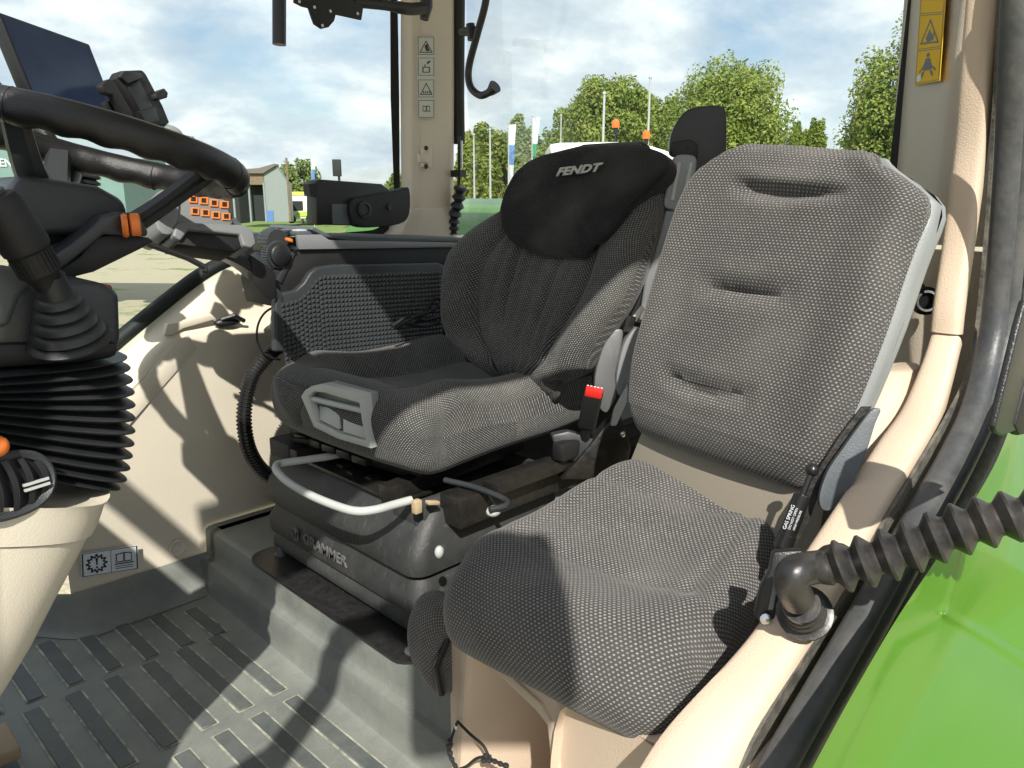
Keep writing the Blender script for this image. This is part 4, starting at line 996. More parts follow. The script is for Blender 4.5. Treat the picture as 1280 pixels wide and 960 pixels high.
# belt tower
tb0 = V3((-1.40, -.80, 1.0)); tn_ = V3((.80, .60, 0)).normalized()
def tp(u, v, h=0): return onp(u, v, tb0, tn_) + tn_ * h
tw = thing('belt_tower', 'black-capped seat belt tower with grey handle between the two backrests', 'belt tower', (-1.40, -.85, .6))
side = V3((-.6, .8, 0))
mb = MB(); mb.prism([tp(*q) for q in cr([(838, 192), (838, 172), (845, 154), (856, 140), (870, 134), (890, 132), (904, 134), (908, 146), (908, 180), (905, 225), (890, 245), (870, 240), (868, 205), (850, 196)], 3, closed=True)], tn_ * -.055); mb.build('belt_cap', 'black', tw, bevel=.010, seg=4)
mb = MB(); mb.prism([tp(*q, .004) for q in ((839, 178), (862, 174), (872, 180), (872, 200), (839, 196))], tn_ * -.02); cl = mb.build('cap_clip', 'blackm', tw, bevel=.003)
mb = MB()
for u in (844, 859): mb.lathe(tp(u, 185, .005), tn_, [(0, .003), (.001, .002)], 8)
mb.build('clip_hole', 'ink', cl)
mb = MB(); mb.prism([tp(*q, .006) for q in cr([(842, 197), (856, 193), (870, 197), (869, 215), (862, 240), (856, 260), (842, 262), (830, 258), (832, 240), (838, 220)], 3, closed=True)], tn_ * -.04); gh = mb.build('height_handle', 'grey', tw, bevel=.008, seg=3)
for u0, v0, u1, v1 in ((849, 203, 840, 250), (864, 203, 854, 250)):
    mb = MB(); mb.tube([tp(u0, v0, .005), tp(u1, v1, .005)], .0045, 8); mb.build('handle_rib', 'lgrey', gh)
mb = MB(); mb.prism([tp(*q) for q in ((832, 262), (856, 264), (848, 300), (832, 345), (815, 400), (798, 402), (806, 350), (822, 300))], tn_ * -.04); am = mb.build('belt_arm', 'mgrey', tw, bevel=.006, seg=3)
mb = MB(); mb.lathe(tp(841, 292, .001), tn_, [(0, .005), (.001, .004)], 8); mb.build('arm_hole', 'ink', am)
mb = MB(); mb.prism([tp(*q, -.005) for q in ((818, 345), (834, 348), (812, 405), (795, 404))], tn_ * -.03); mb.build('arm_sleeve', 'char', am, bevel=.004)
mb = MB(); mb.box(tp(822, 275, -.02), side * .006, tn_ * .012, V3((0, 0, .022))); mb.build('tilt_knob', 'blackm', tw, bevel=.003)
mb = MB(); mb.prism([tp(*q, .002) for q in ((806, 386), (795, 402), (789, 398), (802, 380))], tn_ * -.002); mb.build('belt_tongue', 'chrome', tw)

# ================================================================== ARMREST CONSOLE
ac = thing('armrest_console', 'black armrest console with knurled side panel to the right of the driver seat', 'armrest console', (-1.1, -1.65, .6))
YA = -1.59
Apx = [(344, 440), (344, 380), (347, 371), (355, 366), (370, 363), (380, 354), (388, 341), (398, 334), (420, 331), (548, 328), (556, 332), (558, 345), (558, 430)]
Ap = [at(u, v, y=YA) for u, v in Apx]; 
mb = MB(); mb.prism([p for p in Ap] , (0, -.022, 0)); pn0 = mb.build('side_panel', 'char', ac, bevel=.005, seg=3)
# knurled field: real pyramids
mb = MB(); st_ = .0112
xa, xb = at(352, 400, y=YA).x, at(552, 400, y=YA).x
ztop = lambda x: float(np.interp(x, [at(u, v, y=YA).x for u, v in ((552, 336), (402, 341), (393, 348), (384, 362), (372, 371), (352, 376))], [at(u, v, y=YA).z for u, v in ((552, 336), (402, 341), (393, 348), (384, 362), (372, 371), (352, 376))]))
x = xa - st_ / 2; V = []; F = []
while x > xb:
    z = ztop(x) - st_
    while z > .60:
        b = len(V); h = st_ * .46
        V += [(x - h, YA + .0006, z - h), (x + h, YA + .0006, z - h), (x + h, YA + .0006, z + h), (x - h, YA + .0006, z + h), (x, YA + .0050, z)]
        F += [(b, b + 1, b + 4), (b + 1, b + 2, b + 4), (b + 2, b + 3, b + 4), (b + 3, b, b + 4)]
        z -= st_
    x -= st_
mb.add(V, F); kn = mb.build('knurled_field', 'char', pn0, smooth=10)
mb = MB(); mb.prism([at(u, v, y=YA - .02) for u, v in ((338, 352), (345, 326), (372, 309), (406, 311), (580, 306), (580, 345), (400, 345), (380, 372), (345, 385))], (0, -.15, 0)); mb.build('console_body', 'blackm', ac, bevel=.006)
mb = MB(); mb.prism([at(u, v, y=YA - .01) for u, v in ((372, 294), (402, 293), (412, 300), (575, 303), (575, 309), (446, 311), (374, 312))], (0, -.012, 0)); mb.build('console_trim', 'mgrey', ac, bevel=.002)
zl = at(400, 290, y=YA).z
mb = MB()
lidp = [at(392, 283, y=YA - .01), at(412, 293, y=YA - .01), at(580, 297, y=YA - .01), at(580, 303, y=YA - .01), at(446, 302, y=YA - .01), at(408, 297, y=YA - .01), at(388, 287, y=YA - .01)]
mb.prism(lidp, (0, -.20, 0)); mb.build('armrest_lid', 'charblue', ac, bevel=.003, seg=3)
mb = MB(); mb.box(at(372, 291, y=YA - .07), (.03, 0, 0), (0, .05, 0), (0, 0, .006)); mb.build('touch_pad', 'charblue', ac, bevel=.003)
mb = MB(); mb.box(at(372, 288.5, y=YA - .06), (.018, 0, 0), (0, .03, 0), (0, 0, .004)); mb.build('pad_display', 'lgrey', ac, bevel=.002)
# thumb wheels
def knurl_wheel(c, r, w, axis, par, n=36):
    c = V3(c); d = V3(axis).normalized(); rows = []
    up = V3((0, 0, 1)); e = up; g = d.cross(e)
    for h, rr in ((0, r * .5), (0, r * .86), (.15 * w, r * .9), (.2 * w, r), (w * .9, r), (w, r * .9), (w, r * .2)):
        rows.append([c + d * h + (e * math.cos(math.pi * k / n) + g * math.sin(math.pi * k / n)) * (rr * (1 if k % 2 or abs(rr - r) > 1e-6 else .93)) for k in range(2 * n)])
    return MB().grid(rows, closed_u=True, caps=True).build('dial_wheel', 'char', par, smooth=25)
wc = at(352, 319, y=YA - .005)
knurl_wheel(wc + V3((0, -.04, 0)), .033, .03, (0, 1, 0), ac)
mb = MB(); mb.lathe(wc + V3((0, -.008, 0)), (0, 1, 0), [(0, .024), (.006, .024), (.009, .020), (.009, .002)], 24); mb.build('dial_cap', 'black', ac)
mb = MB(); mb.box(at(361, 300, y=YA), (.006, 0, .002), (0, .008, 0), (0, 0, .004)); mb.build('dial_marker', 'orange', ac, bevel=.002)
c = at(334, 300, y=YA - .07); knurl_wheel(c, .028, .05, (0, 1, 0), ac, 20)
mb = MB(); mb.box(at(338, 303, y=YA - .09), (.022, 0, .0), (0, .05, 0), (0, 0, .022)); mb.box(at(352, 292, y=YA - .08), (.03, 0, -.004), (0, .03, 0), (0, 0, .008)); mb.build('lever_block', 'black', ac, bevel=.006)
mb = MB(); mb.prism([at(u, v, y=YA - .015) for u, v in ((366, 312), (373, 309), (352, 355), (346, 350))], (0, -.02, 0)); mb.build('edge_fillet', 'char', ac, bevel=.002)
# sloping support strap down to the control pod
mb = MB()
A = [tuple(at(u, v, y=-1.62)) for u, v in ((186, 302), (230, 306), (270, 315), (300, 330), (325, 352), (344, 372))]
A = [V3(p) for p in cr(A, 5)]
rows = [[p + V3((0, .035, .004)), p + V3((0, .033, .012)), p + V3((0, -.035, .012)), p + V3((0, -.037, .004)), p + V3((0, -.03, -.010)), p + V3((0, .03, -.010))] for p in A]
mb.grid(rows, closed_u=True, caps=True); mb.build('support_arm', 'char', ac, smooth=50)
mb = MB(); mb.prism([at(u, v, y=-1.58) for u, v in ((313, 318), (345, 340), (346, 372), (338, 376), (318, 352))], (0, -.03, 0)); mb.build('support_bracket', 'blackm', ac, bevel=.003)
# cloth/cable bundle at the rear end of the panel
mb = MB()
for k, pp in enumerate((((560, 372), (540, 388), (515, 398), (495, 410)), ((556, 380), (545, 372), (535, 385), (520, 402)), ((552, 395), (530, 400), (510, 396), (490, 408)), ((560, 388), (548, 402), (530, 408), (505, 404)))):
    mb.tube(cr([tuple(at(u, v, y=-1.50 - .01 * k)) for u, v in pp], 5), .0045, 8)
mb.build('cable_bundle', 'blackm', ac)

# control pod with eight orange-framed keys
pod = thing('control_pod', 'grey joystick pod with eight orange-edged keys in two rows', 'joystick', (-.72, -1.6, .95))
kn_ = V3((-.10, .92, .38)).normalized(); k0 = at(262, 262, y=-1.56)
def kp(u, v, h=0): return onp(u, v, k0, kn_) + kn_ * h
mb = MB(); mb.prism([kp(*q) for q in ((220, 240), (282, 249), (292, 278), (286, 286), (218, 284), (216, 262))], kn_ * -.05); kb = mb.build('key_panel', 'podgrey', pod, bevel=.005, seg=3)
for j in range(2):
    for i in range(4):
        u, v = 241 + i * 13 + j * 2.2, 249.5 + i * 1.9 + j * 15 + (0 if i < 2 else 1)
        s = 4.7
        Q = [kp(u - s, v - s * .95), kp(u + s, v - s * .85), kp(u + s, v + s), kp(u - s, v + s * .9)]
        mb = MB(); c = sum(Q, V3()) / 4; I = [c + (p - c) * .70 for p in Q]; h1 = kn_ * .0035
        mb.add([p + h1 for p in Q] + [p + h1 for p in I] + Q + I, [(k, (k + 1) % 4, 4 + (k + 1) % 4, 4 + k) for k in range(4)] + [(k, (k + 1) % 4, 8 + (k + 1) % 4, 8 + k) for k in range(4)] + [(4 + k, 4 + (k + 1) % 4, 12 + (k + 1) % 4, 12 + k) for k in range(4)])
        ky = mb.build('key', 'orange', pod)
        mb = MB(); mb.prism([p + kn_ * .0005 for p in I], kn_ * .0018); mb.build('key_cap', 'blackm', ky)
mb = MB(); hd = [kp(*q, .01) for q in cr([(188, 262), (192, 245), (204, 238), (220, 240), (222, 262), (216, 290), (206, 296), (194, 288)], 2, closed=True)]
mb.prism(hd, kn_ * -.09); mb.build('pod_grip', 'podgrey', pod, bevel=.006, seg=2)
mb = MB(); mb.prism([kp(*q, .002) for q in ((207, 239), (215, 240), (217, 250), (212, 253), (209, 249))], kn_ * -.01); mb.build('grip_switch', 'orange', pod, bevel=.002)
mb = MB(); mb.prism([kp(*q, .015) for q in ((216, 284), (224, 281), (300, 284), (312, 290), (316, 308), (310, 313), (300, 310), (296, 296), (232, 290), (222, 304), (212, 298))], kn_ * -.07); mb.build('pod_base', 'podgrey', pod, bevel=.004, seg=3)
mb = MB(); mb.prism([kp(*q, .005) for q in ((226, 289), (298, 295), (302, 310), (290, 316), (220, 306))], kn_ * -.06); mb.build('pod_recess', 'blackm', pod, bevel=.003)
mb = MB(); mb.prism([kp(*q, -.02) for q in ((284, 252), (296, 262), (312, 280), (310, 288), (290, 284))], kn_ * -.04); mb.build('pod_shoulder', 'charblue', pod, bevel=.004)
mb = MB(); mb.tube([kp(190, 300, -.02), kp(240, 318, -.02), kp(262, 330, -.02), kp(262, 336, -.02)], .006, 8); mb.build('pod_lead', 'blackm', pod)

# corrugated hose and thin cables beside the seat
px = [(352, 432), (335, 446), (318, 466), (309, 490), (305, 520), (308, 550), (316, 572), (330, 590), (352, 604), (380, 615)]
P = cr([tuple(at(u, v, y=-1.70)) for u, v in px], 26)
mb = MB(); mb.tube(P, [.0185 if (i % 4) < 2 else .0150 for i in range(len(P))], 14)
hs = mb.build('corrugated_hose', 'strut', None, smooth=20); tag(hs, 'black corrugated hose curving down behind the driver seat cushion', 'hose')
mb = MB(); mb.tube(cr([tuple(at(u, v, y=-1.68)) for u, v in ((343, 383), (330, 392), (322, 408), (322, 428), (332, 444), (350, 450))], 6), .0026, 7)
o = mb.build('thin_cable', 'blackm'); tag(o, 'thin black cable looping in front of the knurled side panel', 'cable', )
mb = MB(); mb.tube(cr([tuple(at(u, v, y=-1.66)) for u, v in ((345, 388), (340, 396), (340, 415), (346, 430))], 6), .0030, 7)
o = mb.build('thin_cable', 'mgrey'); tag(o, 'short grey cable running close to the panel edge above the hose', 'cable')

# black display box and grab handle on the far window sill
db = thing('rear_display', 'black box-shaped display seen from behind on the far window sill', 'display', (-1.35, -1.85, .93))
mb = MB(); mb.prism([at(u, v, y=-1.80) for u, v in ((395, 226), (399, 224), (478, 230), (487, 238), (487, 283), (396, 281))], (0, -.05, 0)); bx = mb.build('display_case', 'black', db, bevel=.003)
mb = MB(); mb.prism([at(u, v, y=-1.795) for u, v in ((415, 255), (436, 255), (437, 281), (416, 280))], (0, -.01, 0)); mb.build('display_label', 'charblue', db)
mb = MB(); mb.prism([at(u, v, y=-1.795) for u, v in ((386, 230), (397, 229), (397, 246), (388, 245))], (0, -.03, 0)); mb.build('case_hinge', 'blackm', db)
gh_ = thing('sill_handle', 'black oval grab handle bracket beside the far pillar', 'handle', (-1.4, -1.83, .93))
mb = MB(); mb.prism([at(u, v, y=-1.78) for u, v in cr([(440, 250), (455, 246), (500, 237), (512, 236), (512, 268), (500, 280), (470, 284), (448, 283), (438, 268)], 3, closed=True)], (0, -.035, 0)); hb_ = mb.build('handle_body', 'blackm', gh_, bevel=.006, seg=3)
mb = MB(); mb.lathe(at(455, 262, y=-1.779), (0, 1, 0), [(0, .022), (.005, .022), (.006, .015), (.002, .013)], 20); mb.build('handle_boss', 'black', hb_)
mb = MB(); mb.lathe(at(487, 259, y=-1.779), (0, 1, 0), [(0, .009), (.004, .009), (.004, .003)], 14); mb.build('handle_boss', 'black', hb_)

# ================================================================== STEERING
sw = thing('steering_wheel', 'black leather steering wheel with scalloped finger grips, seen from below its rim', 'steering wheel', (-.42, -1.32, 1.08))
SW, TH, RW = V3((-.42, -1.32, 1.092)), .265, .205
e1 = V3((math.cos(TH), 0, math.sin(TH))); e2 = V3((0, 1, 0)); wn_ = V3((-math.sin(TH), 0, math.cos(TH)))
def rim(a, r=RW): return SW + e1 * (r * math.cos(a)) + e2 * (r * math.sin(a))
mb = MB(); rows = []; N = 180; S = 18
for i in range(N):
    a = 2 * math.pi * i / N; row = []
    rad = e1 * math.cos(a) + e2 * math.sin(a)
    grip = .5 + .5 * math.cos(a * 26)
    inr = 1.0 if True else 0
    for k in range(S):
        t = 2 * math.pi * k / S
        o, u = math.cos(t), math.sin(t)           # o outward, u along axis
        r_ = .0202 * (1 + .08 * abs(u))
        low = max(0, -u) * .75 + max(0, -o) * .35
        r_ *= 1 - .20 * grip * min(1, low) 
        row.append(rim(a) + rad * (r_ * .95 * o) + wn_ * (r_ * 1.12 * u))
    rows.append(row)
mb.grid(rows, closed_u=True, closed_v=True); rm = mb.build('rim', 'leather', sw, smooth=60)
for a in (2.35, 2.75, -2.35, .78, -.78):
    mb = MB(); rad = e1 * math.cos(a) + e2 * math.sin(a); tan = -e1 * math.sin(a) + e2 * math.cos(a)
    P = [rim(a) + rad * (.0194 * math.cos(t)) + wn_ * (.0243 * math.sin(t)) for t in np.linspace(0, 2 * math.pi, 20)[:-1]]
    mb.tube(P, .0009, 6, closed=True); mb.build('rim_seam', 'blackm', rm)
HC = V3((-.345, -1.30, 1.012))
def spoke(a, side, name='spoke'):
    p = rim(a, RW - .012); q = SPQ if side == 2 else HC + wn_ * -.006
    tan = (p - q).cross(wn_).normalized(); mb = MB(); rows = []
    for t in np.linspace(0, 1, 9):
        c = q.lerp(p, t) + wn_ * (-.020 * math.sin(math.pi * t)); w = .030 - .012 * t; h = .010
        rows.append([c + tan * (w * x) + wn_ * (h * y) for x, y in ((-1, -.4), (-.7, 1), (.7, 1), (1, -.4), (.6, -1.4), (-.6, -1.4))])
    mb.grid(rows, closed_u=True, caps=True); mb.build(name, 'char', sw, smooth=30)
SPQ = at(62, 318, y=-1.24)
spoke(2.12, 2); spoke(.75, 1); spoke(-1.57, 1)
mb = MB(); p = rim(2.22, RW - .01); q = at(78, 322, y=-1.22); mb.tube([q, q.lerp(p, .5) + wn_ * -.02, p + wn_ * -.008], [.012, .010, .008], 8); mb.build('spoke_rib', 'black', sw)
p = rim(2.35, RW - .004); mb = MB(); mb.box(rim(2.12, RW - .014), (rim(1.97) - rim(2.27)) * .30, (e1 * math.cos(2.12) + e2 * math.sin(2.12)) * .018, wn_ * .016); mb.build('rim_insert', 'steel', sw, bevel=.006, seg=3)
mb = MB(); mb.prism([HC + V3((x, -.095, z)) for x, z in ((.075, .012), (.055, .036), (-.035, .022), (-.068, .002), (-.072, -.022), (-.03, -.045), (.08, -.045))], (0, .19, 0)); mb.build('hub_pad', 'hubpad', sw, bevel=.012, seg=4)
mb = MB(); mb.lathe(HC + wn_ * -.02, -wn_, [(0, .06), (.03, .055), (.06, .045), (.12, .04)], 24); mb.build('hub_shroud', 'blackm', sw)

# column with switch housing and stalk
sc = thing('steering_column', 'black steering column housing with folded rubber bellows and a thick stalk', 'steering column', (-.25, -1.15, .5))
YC = -1.06
mb = MB(); mb.prism([at(u, v, y=YC) for u, v in ((-60, 345), (20, 340), (52, 358), (88, 350), (125, 352), (150, 366), (152, 425), (144, 440), (60, 442), (-60, 446))], (0, -.20, 0)); mb.build('column_housing', 'char', sc, bevel=.010, seg=3)
mb = MB(); mb.prism([at(u, v, y=YC + .006) for u, v in ((-60, 330), (18, 333), (44, 350), (26, 372), (12, 410), (-60, 405))], (0, -.03, 0)); mb.build('side_cover', 'charblue', sc, bevel=.008, seg=3)
mb = MB(); mb.prism([at(u, v, y=YC - .03) for u, v in ((118, 352), (140, 357), (142, 366), (122, 360))], (0, -.05, 0)); mb.build('hazard_switch', 'darkred', sc, bevel=.002)
mb = MB(); mb.prism([at(u, v, y=YC + .01) for u, v in ((-60, 430), (150, 428), (148, 447), (100, 455), (-60, 465))], (0, -.22, 0)); mb.build('housing_skirt', 'blackm', sc, bevel=.008)
# stalk boot: conical rings
sa, sb_ = at(83, 410, y=YC + .03), at(60, 340, y=YC + .05)
sd = (sb_ - sa).normalized(); L = (sb_ - sa).length
prof = [(0, .045), (.004, .048), (.010, .040)]
for k in range(4):
    h = .010 + k * .014; r = .041 - k * .0055
    prof += [(h, r - .004), (h + .003, r + .001), (h + .009, r - .001), (h + .012, r - .006)]
prof += [(.070, .018), (.09, .016)]
mb = MB(); mb.lathe(sa - sd * .02, sd, prof, 28); mb.build('stalk_boot', 'bellows', sc, smooth=50)
s0, s1 = at(70, 372, y=YC + .045), at(-6, 245, y=YC + .06); d_ = (s1 - s0); Ls = d_.length; d_.normalize()
mb = MB(); mb.lathe(s0, d_, [(0, .011), (.012, .013), (.03, .019), (.034, .0225), (.060, .0225), (.063, .0255), (Ls * .55, .0265), (Ls * .93, .0235), (Ls, .019), (Ls + .002, .010)], 24); sk = mb.build('stalk', 'blackm', sc, smooth=30)
mb = MB()
for k in range(28):
    a = 2 * math.pi * k / 28; e = V3((0, 0, 1)); e = (e - d_ * e.dot(d_)).normalized(); g = d_.cross(e); n = e * math.cos(a) + g * math.sin(a)
    mb.box(s0 + d_ * .047 + n * .0228, d_ * .012, n * .0008, d_.cross(n) * .0011)
mb.build('stalk_ribs', 'blackm', sk)
mb = MB(); mb.lathe(s1 + d_ * .001, d_, [(0, .012), (.005, .012), (.006, .008)], 16); mb.build('stalk_button', 'char', sk)
# orange thumb switch arm
mb = MB(); YO = -1.16
mb.prism([at(u, v, y=YO) for u, v in ((66, 322), (90, 305), (118, 282), (128, 270), (148, 265), (165, 267), (178, 275), (186, 290), (184, 296), (130, 293), (108, 312), (76, 338))], (0, -.06, 0)); ar = mb.build('switch_arm', 'char', sc, bevel=.006, seg=3)
mb = MB(); mb.prism([at(u, v, y=YO - .012) for u, v in ((120, 296), (150, 292), (186, 297), (194, 302), (175, 312), (118, 340), (70, 352), (70, 340), (100, 320))], (0, -.07, 0)); mb.build('arm_underside', 'blackm', sc, bevel=.004)
mb = MB(); mb.lathe(at(166, 281, y=YO + .004), (.95, -.3, 0), [(-.010, .013), (-.008, .016), (.002, .016), (.004, .013)], 20); mb.build('thumb_switch', 'orange', ar)
mb = MB(); mb.lathe(at(160, 282, y=YO + .004), (.95, -.3, 0), [(-.0, .015), (.004, .017), (.008, .015)], 20); mb.build('thumb_switch', 'orange', ar)

# bellows
fan = [(150, 440, 452), (154, 453, 462), (157, 468, 472), (159, 483, 481), (160, 499, 490), (160, 515, 500), (160, 531, 511), (159, 547, 522), (157, 562, 534), (154, 577, 546), (150, 591, 558), (142, 602, 568)]
rows = []; YB = -1.10; K = len(fan)
def fanring(t, shrink):
    i = min(int(t), K - 2); f = t - i
    u = fan[i][0] * (1 - f) + fan[i + 1][0] * f; v = fan[i][1] * (1 - f) + fan[i + 1][1] * f; vl = fan[i][2] * (1 - f) + fan[i + 1][2] * f
    Rp_ = at(u, v, y=YB - .02); Lp_ = at(0, vl, y=YB - .02)
    dirv = (Lp_ - Rp_); dirv = dirv / (abs(dirv.x) + 1e-9); a = .15; b = .105
    C = Rp_ + dirv * a
    return [C + dirv * (-(a - shrink) * math.copysign(abs(math.cos(q)) ** .72, math.cos(q))) + V3((0, 1, 0)) * ((b - shrink) * math.copysign(abs(math.sin(q)) ** .72, math.sin(q))) for q in [2 * math.pi * k / 48 for k in range(48)]]
for i in range(K - 1):
    for f, s in ((0.0, .0), (.10, .001), (.22, .006), (.42, .016), (.5, .018), (.58, .016), (.78, .006), (.90, .001)):
        rows.append(fanring(i + f, s))
rows.append(fanring(K - 1.001, 0)); rows.append(fanring(K - 1.001, .02))
MB().grid(rows, closed_u=True, caps=True).build('column_bellows', 'bellows', sc, smooth=50)
mb = MB(); mb.ball(at(-3, 558, y=-.98), .012, 12); mb.build('height_knob', 'orange', sc)

# beige console below
lc_ = thing('column_console', 'beige lower column console tapering to the floor with an oval air vent', 'console', (-.2, -1.1, .0))
CY = -1.08
prof = [(124, 602), (118, 609), (114, 622), (110, 636), (104, 650)]
prof2 = [(103, 652), (96, 668), (82, 697), (62, 732), (34, 779), (4, 829), (-28, 882), (-56, 932)]
def consrings(pr, sh=0):
    rows = []
    for u, v in pr:
        p = at(u, v, y=CY - .02); a = .20; b = .125 - .03 * sstep(.5, .25, p.z)
        c = V3((p.x + a, CY - .02, p.z))
        rows.append([c + V3((-(a - sh) * math.copysign(abs(math.cos(q)) ** .6, math.cos(q)), (b - sh) * math.copysign(abs(math.sin(q)) ** .6, math.sin(q)), -.10 * 0)) for q in [2 * math.pi * k / 48 for k in range(48)]])
    return rows
r1 = consrings(prof); tp_ = [p.copy() for p in r1[0]]
for p in tp_: p.z += 0
# top rim slopes up towards the front like the bellows foot
def slope(rows):
    for r in rows:
        for p in r: p.z += max(0, (p.x + .28)) * .34 * sstep(.45, .60, p.z)
slope(r1)
MB().grid([[V3((p.x + .02, p.y * .98 - .02, p.z)) for p in r1[0]]] + r1, closed_u=True, caps=True).build('console_collar', 'beige', lc_, smooth=60)
r2 = consrings(prof2, .003); slope(r2)
MB().grid(r2, closed_u=True, caps=True).build('console_body', 'beige', lc_, smooth=60)
# vent
vc = at(10, 607, y=CY + .098)
vn = V3((-.25, .95, .18)).normalized(); vx = V3((-.95, -.27, 0)).normalized(); vx = (vx - vn * vx.dot(vn)).normalized(); vy = vn.cross(vx)
vy = vy if vy.z > 0 else -vy
def vp(a, b, h=0): return vc + vx * a + vy * b + vn * h
mb = MB(); rows = []
for (ra, rb, h) in ((.052, .038, -.02), (.052, .038, .004), (.049, .035, .006), (.043, .029, .002), (.043, .029, -.02)):
    rows.append([vp(ra * math.copysign(abs(math.cos(q)) ** .8, math.cos(q)), rb * math.sin(q), h) for q in [2 * math.pi * k / 36 for k in range(36)]])
mb.grid(rows, closed_u=True); vt = mb.build('vent_ring', 'char', lc_, smooth=40)
mb = MB(); mb.poly([vp(.044 * math.cos(q), .03 * math.sin(q), -.004) for q in [2 * math.pi * k / 30 for k in range(30)]]); mb.build('vent_back', 'ink', vt)
for k in range(-2, 3):
    hh = .029 * math.sqrt(max(0, 1 - (k * .017 / .045) ** 2)); mb = MB()
    mb.grid([[vp(k * .017 + .004 * math.cos(t * 1.5) + d, hh * t, .008 - .004 * t * t) for t in np.linspace(-1, 1, 9)] for d in (-.0035, .0035)] + [[vp(k * .017 + .004 * math.cos(t * 1.5) + .0035, hh * t, -.003) for t in np.linspace(-1, 1, 9)]]); mb.build('vent_fin', 'black', vt)
mb = MB(); mb.box(vp(.026, -.004, .008), vx * .014, vy * .0016, vn * .002); mb.box(vp(.026, -.010, .008), vx * .014, vy * .0016, vn * .002); mb.build('vent_slider', 'lgrey', vt)
# small pedal edge
pd = MB(); pd.box(at(2, 930, z=.05), (.02, 0, 0), (0, .05, 0), (0, 0, .012)); o = pd.build('foot_pedal', 'wood', bevel=.005); tag(o, 'worn tan pedal edge at the lower left corner of the mat', 'pedal')

# ================================================================== MONITOR, PHONE HOLDER, BRACKETS
mo = thing('display_monitor', 'large dark blue flat display tilted behind the steering wheel', 'monitor', (-.5, -1.6, 1.2))
mn = V3((-.42, .86, .18)).normalized(); m0 = at(80, 90, y=-1.62)
def mp_(u, v, h=0): return onp(u, v, m0, mn) + mn * h
C4 = [mp_(-3, 14), mp_(112, 55), mp_(152, 158), mp_(48, 140)]
mb = MB(); mb.prism(C4, mn * -.028); mc = mb.build('monitor_case', 'black', mo, bevel=.003)
cc = sum(C4, V3()) / 4
mb = MB(); mb.prism([cc + (p - cc) * .95 + mn * .0012 for p in C4], mn * .0006); mb.build('screen', 'screen', mc)
mb = MB(); mb.prism([mp_(*q, -.03) for q in ((-3, 96), (14, 92), (22, 102), (26, 118), (10, 120), (-6, 110))], mn * -.03); mb.build('mount_knob', 'char', mo, bevel=.006)
mb = MB(); mb.tube([mp_(60, 130, -.05), at(90, 220, y=-1.55), at(60, 290, y=-1.45)], .016, 10); mb.build('mount_arm', 'black', mo)
# wiper/antenna bellows block seen between rim arcs
mb = MB()
a0, a1 = at(92, 208, y=-1.66), at(92, 246, y=-1.66)
prof = []
for k in range(6): h = k * .0115; prof += [(h, .040), (h + .003, .046), (h + .007, .046), (h + .0095, .038)]
mb.lathe(a0, a1 - a0, prof, 20); mb.build('mount_bellows', 'bellows', mo, smooth=40)

ph = thing('phone_holder', 'black spring clamp phone holder beside the blue display', 'phone holder', (-.62, -1.6, 1.15))
q0 = at(175, 120, y=-1.58); qn = V3((-.55, .80, .22)).normalized()
def hp2(u, v, h=0): return onp(u, v, q0, qn) + qn * h
mb = MB(); mb.prism([hp2(*q) for q in ((147, 97), (152, 88), (178, 87), (183, 92), (204, 132), (213, 154), (186, 158), (165, 125))], qn * -.024); pc = mb.build('holder_body', 'blackm', ph, bevel=.004)
mb = MB(); mb.prism([hp2(*q, .004) for q in ((158, 108), (172, 100), (192, 140), (178, 148))], qn * -.006); mb.build('holder_pad', 'black', pc, bevel=.002)
mb = MB(); mb.prism([hp2(*q, .008) for q in ((147, 97), (152, 89), (172, 92), (176, 98), (156, 106))], qn * -.012); mb.build('clamp_jaw', 'black', pc, bevel=.003)
mb = MB(); mb.prism([hp2(*q, .012) for q in ((188, 119), (199, 112), (204, 118), (203, 124), (196, 126), (190, 125))], qn * -.02); mb.build('clamp_lever', 'blackm', pc, bevel=.002)
mb = MB(); mb.prism([hp2(*q, .008) for q in ((170, 140), (190, 134), (196, 152), (180, 156))], qn * -.012); mb.build('clamp_jaw', 'black', pc, bevel=.003)
mb = MB(); mb.prism([hp2(*q, -.01) for q in ((140, 124), (156, 118), (170, 140), (160, 146), (148, 142))], qn * -.02); mb.build('holder_ball_joint', 'black', ph, bevel=.004)
mb = MB(); mb.prism([hp2(*q, .01) for q in ((121, 108), (130, 100), (138, 104), (160, 142), (162, 150), (152, 148), (136, 120), (126, 118))], qn * -.015); mb.build('holder_bracket', 'blackm', ph, bevel=.003)
kb_ = thing('grey_knob', 'small round light grey mirror knob rising behind the wheel rim', 'knob', (-.7, -1.6, 1.1))
mb = MB(); c = at(208, 170, y=-1.62); mb.ball(c, .030, 20, (1.1, .8, .75)); mb.build('knob_body', 'grey', kb_)
mb = MB(); mb.tube([c + V3((-.02, .01, 0)), c + V3((-.042, .015, -.004))], .005, 8); mb.ball(c + V3((-.044, .015, -.004)), .006, 8); mb.build('knob_lever', 'mgrey', kb_)

